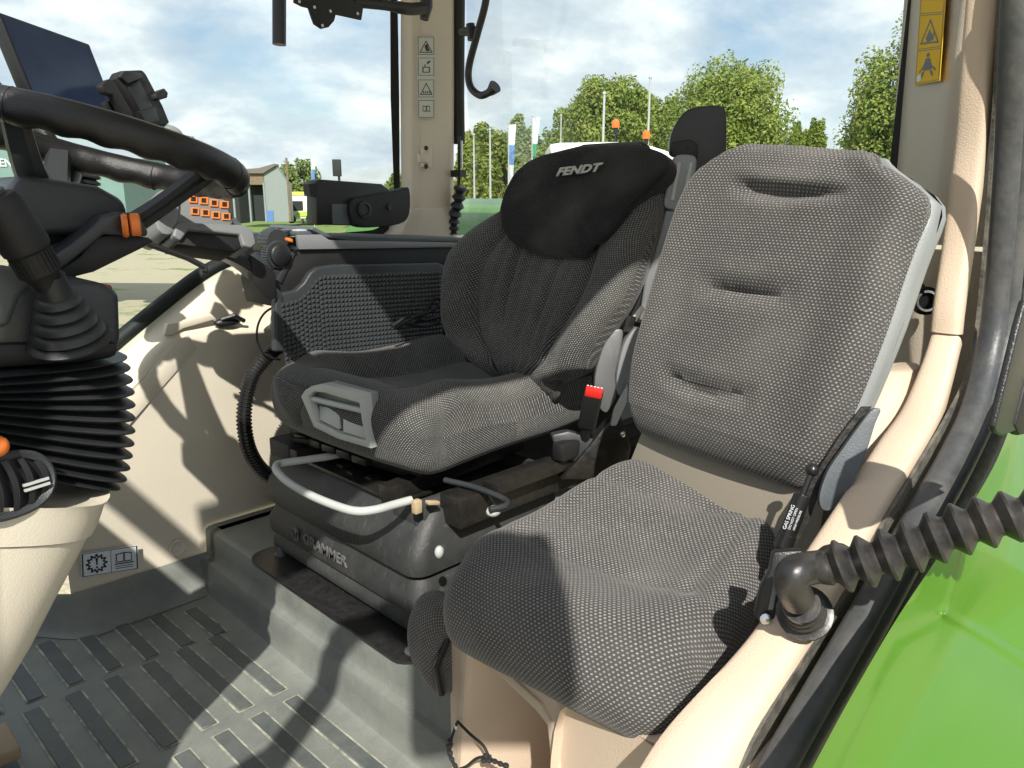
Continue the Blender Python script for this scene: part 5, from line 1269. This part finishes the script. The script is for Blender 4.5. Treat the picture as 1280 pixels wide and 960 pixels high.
# bracket hanging from above
br = thing('monitor_bracket', 'black perforated steel bracket on a round arm at the top of the far pillar', 'bracket', (-1.2, -1.6, 1.5))
b0 = at(410, 10, y=-1.55); bn_ = V3((0, 1, 0))
def bp_(u, v, h=0): return onp(u, v, b0, bn_) + bn_ * h
pts = [(368, -30), (368, 3), (378, 8), (386, 10), (390, 22), (393, 30), (402, 36), (411, 34), (418, 26), (420, 18), (452, 25), (454, 12), (454, -30)]
mb = MB(); mb.prism([bp_(*q) for q in pts], (0, -.006, 0)); bk2 = mb.build('bracket_plate', 'blackm', br, bevel=.001)
mb = MB()
for (u, v) in ((393, 9), (413, 14), (447, 17), (403, 32), (374, 2)): mb.lathe(bp_(u, v, .0005), (0, 1, 0), [(0, .0035), (.0006, .0033)], 8)
mb.build('bracket_hole', 'sticker', bk2)
mb = MB(); mb.tube(cr([tuple(at(u, v, y=-1.56)) for u, v in ((440, 2), (480, 6), (510, 11), (530, 10))], 5), [.012] * 8 + [.014] * 8, 12); mb.build('bracket_arm', 'black', br)
mb = MB(); mb.tube([at(532, -30, y=-1.60), at(533, 8, y=-1.60), at(530, 24, y=-1.60)], [.016, .016, .011], 12); mb.build('arm_clamp', 'black', br)
mb = MB(); mb.tube([at(349, -40, y=-1.4), at(349, 56, y=-1.4)], .0125, 14); o = mb.build('hanging_rail', 'black'); tag(o, 'short black tube hanging down from the roof at the top edge', 'tube')

# ================================================================== CABLE CONDUIT, DOOR, FENDER
cd = thing('cable_conduit', 'thick black pleated rubber conduit running from the door frame to the open door', 'conduit', (-.53, -.2, .73))
def at3(u, v, dep): return V3((0, 0, CZ)) + ray(u, v) * (dep / FPX)
pa, pb2 = at(1022, 712, y=-.256), at3(1330, 632, .62)
da = (pb2 - pa).normalized(); Lc = (pb2 - pa).length
px9 = [(1040, 705), (1068, 697), (1097, 689), (1126, 681), (1155, 672), (1184, 664), (1214, 656), (1246, 650), (1280, 641), (1316, 632)]
ts = []
for u, v in px9:
    # nearest parameter on the axis to the pixel ray
    best = min(range(400), key=lambda k: (lambda P: (P[0] - u) ** 2)(( lambda w: (640 + FPX * ((-S2 * w.x + S2 * w.y)) / ((-S2 * w.x - S2 * w.y) * math.cos(PITCH) - (w.z - CZ) * math.sin(PITCH)),))(pa + da * (Lc * k / 400)))); ts.append(Lc * best / 400)
prof = [(0, .0135), (ts[0] - .006, .0155), (ts[0] - .003, .0155)]
for i in range(len(ts) - 1):
    c = (ts[i] + ts[i + 1]) / 2; w = (ts[i + 1] - ts[i])
    r = .0238 - .0022 * i / 8
    prof += [(ts[i] - w * .05, .0142), (ts[i] + w * .05, .0142), (c - w * .06, r), (c + w * .06, r)]
mb = MB(); mb.lathe(pa, da, prof, 32, caps=False)
for i, p in enumerate(mb.v):
    s_ = (V3(p) - pa).dot(da); sag = -.004 * math.sin(math.pi * min(1, s_ / Lc) * 2.2); mb.v[i] = (p[0], p[1], p[2] + sag)
mb.build('pleated_sleeve', 'boot', cd, smooth=28)
P = cr([tuple(at(u, v, y=y * 1.25)) for u, v, y in ((1050, 701, -.205), (1025, 708, -.208), (1003, 712, -.212), (991, 718, -.215), (989, 731, -.216), (997, 748, -.217))], 5)
mb = MB(); mb.tube(P, [.0175 if i < 3 else .0148 + .0008 * min(1, i / 12) for i in range(len(P))], 18); mb.build('elbow', 'boot', cd, smooth=60)
f0 = at(1005, 764, y=-.2775)
fd = (at(994, 735, y=-.265) - at(1010, 775, y=-.300)).normalized()
mb = MB(); mb.lathe(f0 - fd * .010, fd, [(0, .027), (.005, .027), (.006, .021), (.010, .016), (.015, .0215), (.019, .0215), (.023, .0155), (.028, .0195), (.031, .0195), (.035, .0145), (.040, .018), (.046, .0175)], 24); mb.build('flange', 'boot', cd, smooth=35)

dr = thing('open_door', 'black lower corner of the opened cab door at the right edge', 'door', (-.75, -.1, .9))
mb = MB(); mb.prism([at(u, v, y=-.145) for u, v in ((1300, 380), (1284, 375), (1274, 410), (1262, 460), (1244, 534), (1246, 541), (1254, 545), (1300, 528))], (0, -.006, 0)); mb.build('door_frame', 'black', dr, bevel=.002, seg=3)
mb = MB(); mb.prism([at(u, v, y=-.143) for u, v in ((1300, 470), (1286, 470), (1270, 532), (1276, 545), (1300, 540))], (0, -.010, 0)); mb.build('door_seal', 'blackm', dr, bevel=.003)

# green fender outside the doorway
fe = thing('green_fender', 'glossy bright green rear fender outside the doorway', 'fender', (-.7, -.1, .6))
G = [
 [(1262, 455), (1243, 520), (1222, 575), (1188, 635), (1146, 700), (1096, 775), (1046, 860), (1002, 940), (965, 1010)],
 [(1300, 475), (1268, 540), (1240, 600), (1208, 680), (1172, 745), (1132, 812), (1087, 888), (1042, 965), (1012, 1030)],
 [(1360, 500), (1322, 570), (1294, 640), (1254, 715), (1202, 772), (1168, 840), (1132, 920), (1088, 1000), (1055, 1060)],
 [(1430, 530), (1410, 610), (1380, 690), (1340, 770), (1292, 835), (1254, 905), (1214, 985), (1166, 1060), (1125, 1110)],
 [(1560, 560), (1560, 660), (1560, 760), (1540, 860), (1500, 960), (1460, 1040), (1400, 1120), (1330, 1190), (1280, 1230)]]
DP = [[1.10, 1.00, .91, .825, .755, .69, .635, .59, .56],
      [1.13, 1.02, .93, .84, .768, .704, .648, .603, .572],
      [1.17, 1.05, .955, .865, .79, .72, .66, .612, .58],
      [1.18, 1.06, .965, .875, .79, .715, .655, .605, .57],
      [1.15, 1.03, .94, .85, .77, .70, .64, .59, .55]]
rows = [[tuple(at3(u + 24, v, d)) for (u, v), d in zip(r, dr_)] for r, dr_ in zip(G, DP)]
rows = [cr(r, 26) for r in rows]; cols = [cr(list(c), 40) for c in zip(*rows)]; rows = [[V3(p) for p in c] for c in zip(*cols)]
def crease(pts, w, h, step=False):
    P = [V3(at3(u, v, .75)) for u, v in pts]; o = V3((0, 0, CZ)); dirs = [(p - o).normalized() for p in P]
    def f(d):
        best = 9; sgn = 1
        for a, b in zip(dirs[:-1], dirs[1:]):
            ab = b - a; t = max(0, min(1, (d - a).dot(ab) / ab.dot(ab))); q = a + ab * t; L = (d - q).length
            if L < best: best = L; sgn = 1 if ab.cross(d - q).dot(d) > 0 else -1
        return h * (math.exp(-(best / w) ** 2) if not step else (.5 + .5 * math.tanh(sgn * best / w)) * math.exp(-(best / (w * 14)) ** 2))
    return f
def fold_(pts, slope, lim, w=.006):
    o = V3((0, 0, CZ)); dirs = [(V3(at3(u, v, .75)) - o).normalized() for u, v in pts]
    def f(d):
        best = 9; sgn = 1
        for a, b in zip(dirs[:-1], dirs[1:]):
            ab = b - a; t = max(0, min(1, (d - a).dot(ab) / ab.dot(ab))); L = (d - a - ab * t).length
            if L < best: best = L; sgn = 1 if ab.cross(d - a).dot(d) > 0 else -1
        x = sgn * best
        return slope * min(lim, w * math.log1p(math.exp(min(40, x / w)))) * .75
    return f
CR = [fold_([(1244, 500), (1232, 570), (1220, 620), (1205, 690), (1183, 768), (1140, 797), (1106, 840), (1066, 925), (1010, 1040)], .9, .03, .006),
      fold_([(1400, 892), (1300, 838), (1230, 795), (1183, 768), (1130, 738), (1040, 690)], 1.3, .08, .004), crease([(1240, 540), (1222, 600), (1205, 690), (1183, 768)], .0045, .006), crease([(1400, 892), (1300, 838), (1230, 795), (1183, 768)], .0045, .007), crease([(1183, 768), (1150, 785), (1120, 800), (1098, 838), (1060, 920), (1020, 1000)], .008, .0035)]
o_ = V3((0, 0, CZ))
for r in rows:
    for p in r:
        d = (p - o_).normalized(); k = sum(f(d) for f in CR); p -= d * k
MB().grid(rows).build('fender_panel', 'green', fe, smooth=80)

# ================================================================== FAR SIDE OF THE TRACTOR
fg = thing('far_green_fender', 'green rear fender beyond the far pillar, seen through the rear window', 'fender', (-2.6, -2.8, .8))
mb = MB(); rows = []
for t in np.linspace(0, 1, 12):
    a = R(150) * t; r = .62; cx, cz = -2.68, .36
    rows.append([V3((cx + r * math.cos(a) * 1.0, y, cz + r * math.sin(a) * 1.05)) for y in (-3.5, -3.47, -3.0, -2.3, -2.2)])
mb.grid(rows); mb.build('fender_panel', 'green', fg, smooth=60)

# panel and arm added out of view to shade the passenger cushion and mat
wm = thing('shade_blocker', 'black panel on an arm, added out of view ahead of the doorway to cast shade', 'shade blocker', (.35, .3, 1.8))
mb = MB(); mc_ = V3((.335, .387, 1.77)); mb.box(mc_, V3((.015, .017, 0)), V3((.086, -.075, .0)), V3((0, 0, .165))); mb.build('blocker_panel', 'black', wm, bevel=.02, seg=3)
mb = MB(); mb.tube([V3((.44, -.38, .95)), V3((.37, -.13, 1.28)), V3((.36, -.0, 1.66)), V3((.35, .15, 1.80)), V3((.33, .36, 1.78))], .032, 10); mb.build('blocker_arm', 'black', wm)

# ================================================================== OUTSIDE WORLD
GZ = -1.75
def ground_mat():
    m = bpy.data.materials.new('field_ground'); m.use_nodes = True; t = m.node_tree; b = t.nodes['Principled BSDF']; b.inputs['Roughness'].default_value = .9
    tcn = nd(t, 'ShaderNodeTexCoord')
    n = nd(t, 'ShaderNodeTexNoise'); n.inputs['Scale'].default_value = .55; n.inputs['Detail'].default_value = 8; n.inputs['Roughness'].default_value = .65; t.links.new(tcn.outputs['Object'], n.inputs['Vector'])
    g = nd(t, 'ShaderNodeTexNoise'); g.inputs['Scale'].default_value = 30; g.inputs['Detail'].default_value = 6; t.links.new(tcn.outputs['Object'], g.inputs['Vector'])
    sp = nd(t, 'ShaderNodeSeparateXYZ'); t.links.new(tcn.outputs['Object'], sp.inputs[0])
    far = mth(t, 'MULTIPLY', mth(t, 'ADD', sp.outputs[1], 45.0), -.02, clamp=True)
    f = ramp(t, mth(t, 'ADD', n.outputs[0], far), [(.56, 0.0), (.64, 1.0)])
    gr = mixc(t, g.outputs[0], (.09, .15, .025), (.20, .27, .06)); so_ = mixc(t, g.outputs[0], (.30, .26, .17), (.50, .45, .32))
    t.links.new(mixc(t, f, so_, gr), b.inputs['Base Color'])
    bn = nd(t, 'ShaderNodeBump'); bn.inputs['Strength'].default_value = .6; bn.inputs['Distance'].default_value = .05; t.links.new(g.outputs[0], bn.inputs['Height']); t.links.new(bn.outputs[0], b.inputs['Normal'])
    return m
MT['ground'] = ground_mat()
mb = MB(); mb.grid([[V3((x, y, GZ)) for x in np.linspace(-900, 900, 31)] for y in np.linspace(-900, 900, 31)]); g_ = mb.build('ground', 'ground'); g_['kind'] = 'structure'

def outp(u, v, dist):
    """point at horizontal distance dist along a pixel's direction (used to survey the background)"""
    r = ray(u, v); h = math.hypot(r.x, r.y); return V3((0, 0, CZ)) + r * (dist / h)
def gpos(u, dist):
    p = outp(u, 245, dist); return V3((p.x, p.y, GZ))
def leafmat(name, c1, c2):
    m = bpy.data.materials.new(name); m.use_nodes = True; t = m.node_tree; b = t.nodes['Principled BSDF']
    b.inputs['Roughness'].default_value = .55; b.inputs['Specular IOR Level'].default_value = .3
    oi = nd(t, 'ShaderNodeTexCoord'); n = nd(t, 'ShaderNodeTexNoise'); n.inputs['Scale'].default_value = 1.6; n.inputs['Detail'].default_value = 5; t.links.new(oi.outputs['Object'], n.inputs['Vector'])
    c = mixc(t, ramp(t, n.outputs[0], [(.3, 0.0), (.7, 1.0)]), c1, c2); t.links.new(c, b.inputs['Base Color'])
    tl = nd(t, 'ShaderNodeBsdfTranslucent'); t.links.new(c, tl.inputs[0]); mx = nd(t, 'ShaderNodeMixShader'); mx.inputs[0].default_value = .35
    o = t.nodes['Material Output']; t.links.new(b.outputs[0], mx.inputs[1]); t.links.new(tl.outputs[0], mx.inputs[2]); t.links.new(mx.outputs[0], o.inputs[0])
    return m
MT['leafA'] = leafmat('leaf_bright', (.11, .18, .025), (.36, .41, .10))
MT['leafB'] = leafmat('leaf_mid', (.11, .18, .03), (.28, .34, .08))
MT['leafC'] = leafmat('leaf_pale', (.13, .19, .05), (.26, .31, .10))
MT['leafD'] = leafmat('leaf_dark', (.03, .065, .018), (.09, .13, .03))
MT['bark'] = M('bark', (.12, .09, .06), .9, bump=.8, bscale=30, var=.3)
rng = np.random.default_rng(5)
def crown(center, rad, nleaf, ls, nclump, seed, flat=1.0, col=.42):
    rg = np.random.default_rng(seed)
    cl = rg.normal(size=(nclump, 3)); cl /= np.linalg.norm(cl, axis=1)[:, None]; cl *= (rg.uniform(.25, 1, (nclump, 1)) ** .45)
    cl[:, 2] = cl[:, 2] * .95
    w = rg.uniform(.16, .34, nclump)
    idx = rg.integers(0, nclump, nleaf)
    d = rg.normal(size=(nleaf, 3)); d /= np.linalg.norm(d, axis=1)[:, None]
    pos = cl[idx] * (1 - w[idx])[:, None] + d * (w[idx] * rg.uniform(.55, 1.08, nleaf))[:, None]
    pos = pos * np.array(rad) + np.array(center)
    n = d * .7 + rg.normal(size=(nleaf, 3)) * .6 + np.array([0, 0, .35]); n /= np.linalg.norm(n, axis=1)[:, None]
    a = np.cross(n, rg.normal(size=(nleaf, 3))); a /= np.linalg.norm(a, axis=1)[:, None]; b = np.cross(n, a)
    s = (ls * rg.uniform(.6, 1.35, nleaf))[:, None]
    V = np.stack([pos - a * s, pos - b * s * .55 + n * s * .1, pos + a * s, pos + b * s * .55 + n * s * .1], 1).reshape(-1, 3)
    F = np.arange(nleaf * 4).reshape(-1, 4)
    me = bpy.data.meshes.new('crown'); me.from_pydata(V.tolist(), [], F.tolist()); me.update(); return me, cl * np.array(rad) * .8 + np.array(center)
def tree(u, dist, vtop, halfpx, label, cat='tree', leaf='leafA', base=None, seed=1, nleaf=7000, ls=.14, nclump=46, name='broadleaf_tree', group=None, vbot=None, aspect=None):
    p = gpos(u, dist); k = dist / 988.0; halfpx *= 1.12
    ztop = CZ + (245 - vtop) * k; rx = halfpx * k
    zb = CZ + (245 - vbot) * k if vbot is not None else GZ + 1.4
    t = thing(name, label, cat, tuple(p), group)
    c = V3((p.x, p.y, (ztop + zb) / 2)); me, br_ = crown(c, (rx, rx, (ztop - zb) / 2), nleaf, ls, nclump, seed)
    finish('crown', me, leaf, t)
    mb = MB(); H = c.z - p.z; rr = max(.12, rx * .06)
    mb.tube([p, p + V3((0, 0, H * .5)), c], [rr, rr * .8, rr * .5], 8)
    for q in br_[:10]:
        mb.tube([p + V3((0, 0, H * .55)), (p + V3((0, 0, H * .7))).lerp(V3(q), .5), V3(q)], [rr * .45, rr * .3, rr * .1], 5)
    mb.build('trunk', 'bark', t, smooth=60)
    return t
tree(758, 34, 92, 62, 'tall round bright green tree directly above the dark head pad', seed=3, nleaf=34000, ls=.075, vbot=235, nclump=90)
tree(905, 33, 72, 84, 'wide bright green tree rising behind the belt tower and the light backrest', seed=8, nleaf=46000, ls=.075, vbot=300, nclump=120)
tree(825, 42, 108, 34, 'small loose tree filling the gap left of the belt tower', seed=11, nleaf=14000, ls=.09, vbot=260, leaf='leafA')
tree(1112, 27, 34, 60, 'large yellow-green tree beside the near rear pillar', seed=21, nleaf=40000, ls=.066, vbot=330, nclump=110)
tree(992, 70, 152, 11, 'narrow pointed poplar, left one of two beyond the passenger backrest', seed=5, nleaf=5000, ls=.16, vbot=225, leaf='leafB', name='poplar_tree', group='poplars far behind')
tree(1014, 70, 150, 12, 'narrow pointed poplar, right one of two beyond the passenger backrest', seed=6, nleaf=5000, ls=.16, vbot=225, leaf='leafB', name='poplar_tree', group='poplars far behind')
tree(608, 44, 146, 34, 'dark green hedge tree just right of the far pillar', seed=31, nleaf=13000, ls=.125, vbot=290, leaf='leafA')
tree(660, 43, 138, 34, 'olive green tree behind the blue and white flags', seed=32, nleaf=13000, ls=.125, vbot=290, leaf='leafA')
tree(640, 52, 160, 60, 'low dark tree filling in behind the flagpoles', seed=33, nleaf=12000, ls=.18, vbot=300, leaf='leafB')
tree(705, 42, 160, 34, 'mid green tree joining the hedge to the tall round tree', seed=34, nleaf=10000, ls=.125, vbot=290, leaf='leafA')
tree(850, 56, 165, 110, 'broad low tree mass behind the belt tower', seed=35, nleaf=9000, ls=.24, vbot=300, leaf='leafB')
tree(376, 85, 196, 26, 'small rounded tree beyond the white truck', seed=41, nleaf=3500, ls=.22, vbot=262, leaf='leafC')
tree(420, 110, 225, 22, 'low pale bush right of the white truck', seed=42, nleaf=1500, ls=.3, vbot=262, leaf='leafC')
tree(497, 70, 214, 14, 'small green tree just left of the far pillar', seed=43, nleaf=2500, ls=.2, vbot=262, leaf='leafC')
tree(40, 60, 262, 60, 'low dark hedge seen under the wheel at the left', seed=44, nleaf=3000, ls=.2, vbot=285, leaf='leafD')

tree(588, 40, 158, 22, 'olive tree closest behind the rod beside the far pillar', seed=51, nleaf=12000, ls=.10, vbot=290)
tree(686, 46, 156, 26, 'bushy tree between the green-footed banner and the tall round tree', seed=52, nleaf=12000, ls=.11, vbot=290)
tree(632, 47, 150, 30, 'leafy tree crown directly behind the blue banner', seed=53, nleaf=14000, ls=.11, vbot=290)
def pole(u, dist, vtop, r, label, tip=False, mat='lgrey'):
    p = gpos(u, dist); k = dist / 988.0; zt = CZ + (245 - vtop) * k
    t = thing('flagpole', label, 'flagpole', tuple(p), 'white flagpoles behind the seats')
    mb = MB(); mb.tube([p, V3((p.x, p.y, zt))], [r * .95, r * .6], 8); mb.ball(V3((p.x, p.y, zt)), r * 1.1, 8); mb.build('pole', mat, t); return t, k
pole(593, 28, 172, .045, 'white flagpole nearest the far pillar'); pole(613, 28, 166, .05, 'white flagpole second from the far pillar')
pole(752, 26, 125, .06, 'tall white flagpole above the head pad logo'); pole(807, 30, 108, .06, 'tallest white flagpole just left of the belt tower')
pole(700, 33, 150, .04, 'thin white flagpole between the flags and the tall round tree')
def flag(u, dist, v0, v1, w, cols, label):
    p = gpos(u, dist); k = dist / 988.0; d = V3((-S2, S2, 0))
    t, _ = pole(u, dist, v0 - 2, .04, label.replace('banner', 'pole carrying the banner'))
    z0, z1 = CZ + (245 - v0) * k, CZ + (245 - v1) * k; W_ = w * k
    f = thing('banner_flag', label, 'flag', (p.x, p.y, z1), 'feather banners by the trees'); n = len(cols)
    for i, c in enumerate(cols):
        rows = []
        for j in range(5):
            s = j / 4; z = z0 + (z1 - z0) * (i + s) / n
            rows.append([V3((p.x, p.y, z)) + d * (W_ * q * (1 - .45 * ((i + s) / n))) + V3((S2, S2, 0)) * (.08 * math.sin(q * 5 + z * 3)) for q in np.linspace(0.05, 1, 6)])
        MB().grid(rows).build('cloth_panel', c, f)
MT['flagblue'] = M('flag_blue', (.12, .24, .5), .7); MT['flaggreen'] = M('flag_green', (.05, .3, .14), .7); MT['flagwhite'] = M('flag_white', (.7, .72, .74), .7)
flag(636, 26, 160, 232, 9, ['flagwhite', 'flagblue', 'flagwhite'], 'blue and white banner left of the green-footed one')
flag(665, 26, 152, 198, 9, ['flagwhite', 'flagwhite', 'flaggreen'], 'white banner with a green foot behind the head pad')
flag(411 - 20, 70, 200, 228, 6, ['flagwhite', 'flagblue'], 'small white and blue banner right of the far tree')

# white-roofed tractor behind the driver seat with two orange beacons
tr = thing('white_vehicle', 'white-roofed vehicle with two orange beacons behind the head pad', 'vehicle', tuple(gpos(770, 12)))
c = gpos(770, 12); dR = V3((-S2, S2, 0)); dF = V3((-S2, -S2, 0)); k = 12 / 988
def tv(u, v, dd=0): return V3((c.x, c.y, 0)) + dR * ((u - 770) * k) + dF * dd + V3((0, 0, CZ + (245 - v) * k))
mb = MB(); mb.prism([tv(*q) for q in ((687, 184), (700, 182), (770, 181), (812, 186), (845, 196), (850, 204), (690, 204))], dF * 1.6); mb.build('vehicle_roof', 'white', tr, bevel=.03)
mb = MB(); mb.prism([tv(*q, .05) for q in ((694, 204), (846, 204), (840, 300), (700, 300))], dF * 1.5); mb.build('vehicle_window', M('dark_glass', (.04, .06, .07), .1), tr)
mb = MB(); mb.prism([tv(*q, -.05) for q in ((690, 300), (846, 300), (860, 470), (680, 470))], dF * 1.7); mb.build('vehicle_body', 'green', tr, bevel=.05)
for (u, v) in ((768, 156), (806, 169)):
    mb = MB(); b_ = tv(u, v + 8, .1); mb.lathe(b_, (0, 0, 1), [(0, .055), (.05, .058), (.10, .05), (.125, .02)], 14); be = mb.build('beacon', M('beacon_orange', (.85, .16, .02), .3), tr)
    mb = MB(); mb.lathe(b_ + V3((0, 0, -.08)), (0, 0, 1), [(0, .03), (.08, .04)], 10); mb.tube([b_ + V3((0, 0, -.5)), b_ + V3((0, 0, -.07))], .015, 6); mb.build('beacon_stem', 'blackm', be)

# building, truck, mast and banner trailer at the left
MT['brown'] = M('shed_wood', (.20, .14, .09), .8, var=.2); MT['roofb'] = M('roof_brown', (.16, .13, .11), .7); MT['shed'] = M('shed_panel', (.24, .265, .26), .6, var=.05); MT['shedblue'] = M('blue_door', (.10, .2, .45), .5)
MT['dk'] = M('dark_opening', (.02, .022, .022), .8); MT['mint'] = M('mint_panel', (.16, .25, .23), .5, var=.05); MT['mintink'] = M('pale_lettering', (.62, .68, .66), .5)
def far(u0, dist):
    c = gpos(u0, dist); k = dist / 988.
    return lambda u, v, dd=0: V3((c.x, c.y, 0)) + dR * ((u - u0) * k) + dF * dd + V3((0, 0, CZ + (245 - v) * k))
bl = thing('farm_building', 'grey gabled shed with an open dark bay beside the steering wheel rim', 'building', tuple(gpos(335, 75)))
q = far(335, 75)
mb = MB(); mb.prism([q(*a) for a in ((331, 275), (331, 218), (347, 211), (361, 232), (361, 275))], dF * .8); mb.build('gable_wall', 'shed', bl)
mb = MB(); mb.prism([q(*a, -.3) for a in ((300, 219), (332, 219), (348, 210), (346, 208), (328, 213), (300, 215))], dF * 1.2); mb.build('roof', 'roofb', bl)
mb = MB(); mb.prism([q(*a, 1) for a in ((296, 222), (331, 222), (331, 275), (296, 275))], dF * 2); mb.build('open_bay', 'dk', bl)
mb = MB(); mb.prism([q(*a) for a in ((296, 219), (332, 219), (332, 232), (296, 232))], dF * .4); mb.build('bay_lintel', 'brown', bl)
for u in (300, 313, 331): mb = MB(); mb.prism([q(u - 1, 230, -.1), q(u + 1, 230, -.1), q(u + 1, 276, -.1), q(u - 1, 276, -.1)], dF * .3); mb.build('bay_post', 'shed', bl)
mb = MB(); mb.prism([q(*a, -.1) for a in ((332, 262), (340, 262), (340, 275), (332, 275))], dF * .1); mb.build('blue_door', 'shedblue', bl)
l2 = thing('dark_shed', 'long low dark shed with steel posts behind the orange-keyed pod', 'building', tuple(gpos(220, 60)))
q = far(220, 60)
mb = MB(); mb.prism([q(*a) for a in ((150, 236), (292, 232), (292, 276), (150, 278))], dF * 2); mb.build('shed_body', 'dk', l2)
mb = MB(); mb.prism([q(*a, -.4) for a in ((148, 222), (294, 220), (294, 234), (148, 238))], dF * 2); mb.build('shed_roof', 'roofb', l2)
for u in (165, 190, 215, 240, 286): mb = MB(); mb.prism([q(u, 236, -.2), q(u + 2, 236, -.2), q(u + 2, 277, -.2), q(u, 277, -.2)], dF * .3); mb.build('shed_post', 'shed', l2)
wt = thing('white_truck', 'small white truck with yellow-green side stripes parked by the shed', 'truck', tuple(gpos(378, 78)))
q = far(378, 78)
mb = MB(); mb.prism([q(*a) for a in ((356, 246), (360, 243), (393, 244), (396, 247), (396, 272), (355, 272))], dF * 5); mb.build('truck_body', 'white', wt, bevel=.1)
mb = MB(); mb.prism([q(*a, -.05) for a in ((362, 251), (378, 251), (378, 262), (362, 263))], dF * .2); mb.build('truck_window', 'dk', wt)
mb = MB(); mb.prism([q(*a, -.05) for a in ((356, 250), (360, 250), (360, 264), (356, 266))], dF * .2); mb.build('truck_window', 'dk', wt)
mb = MB(); mb.prism([q(*a, -.06) for a in ((372, 264), (395, 262), (395, 268), (364, 270))], dF * .2); mb.build('truck_stripe', M('lime_stripe', (.45, .55, .08), .5), wt)
mb = MB(); mb.prism([q(*a, -.06) for a in ((360, 240), (392, 240), (392, 244), (360, 244))], dF * 1); mb.build('roof_bar', M('amber_bar', (.7, .6, .12), .5), wt)
for u in (363, 386):
    mb = MB(); mb.lathe(q(u, 272, -.1), dF, [(0, .42), (.3, .42)], 14); wh = mb.build('truck_wheel', 'blackm', wt); mb = MB(); mb.lathe(q(u, 272, -.14), dF, [(0, .2), (.05, .2)], 10); mb.build('wheel_rim', 'grey', wh)
ms = thing('brown_mast', 'thin reddish brown mast rising beside the truck', 'mast', tuple(gpos(361, 70))); q = far(361, 70)
mb = MB(); mb.tube([q(361, 275), q(361, 201)], .1, 8); mb.build('mast_pole', 'brown', ms)
mc2 = thing('lamp_mast', 'dark crane tip standing up behind the rear display', 'mast', tuple(gpos(424, 70))); q = far(424, 70)
mb = MB(); mb.box(q(423, 212), dR * .35, dF * .2, V3((0, 0, .7))); mb.tube([q(425, 270), q(425, 205)], .12, 8); mb.build('mast_pole', 'dk', mc2, bevel=.05)
bt = thing('banner_trailer', 'pale green trailer side with dealer lettering under the wheel rim', 'trailer', tuple(gpos(20, 22))); q = far(20, 22)
mb = MB(); mb.prism([q(*a) for a in ((-90, 192), (135, 205), (135, 262), (-90, 262))], dF * 2.4); mb.build('trailer_side', 'mint', bt)
mb = MB(); mb.prism([q(*a, -.05) for a in ((-90, 262), (135, 262), (135, 270), (-90, 270))], dF * 2.4); mb.build('trailer_frame', 'dk', bt)
text_mesh('RAIFFEISEN TECHNIK NORD', .25, 'mintink', 'trailer_lettering', bt, q(38, 213, -.02), (q(100, 217.5) - q(0, 212)), V3((0, 0, 1)), .01, 0, .004)
for u in (-20, 60, 120):
    mb = MB(); mb.lathe(q(u, 275, -.1), dF, [(0, .4), (.3, .4)], 14); mb.build('trailer_wheel', 'blackm', bt)
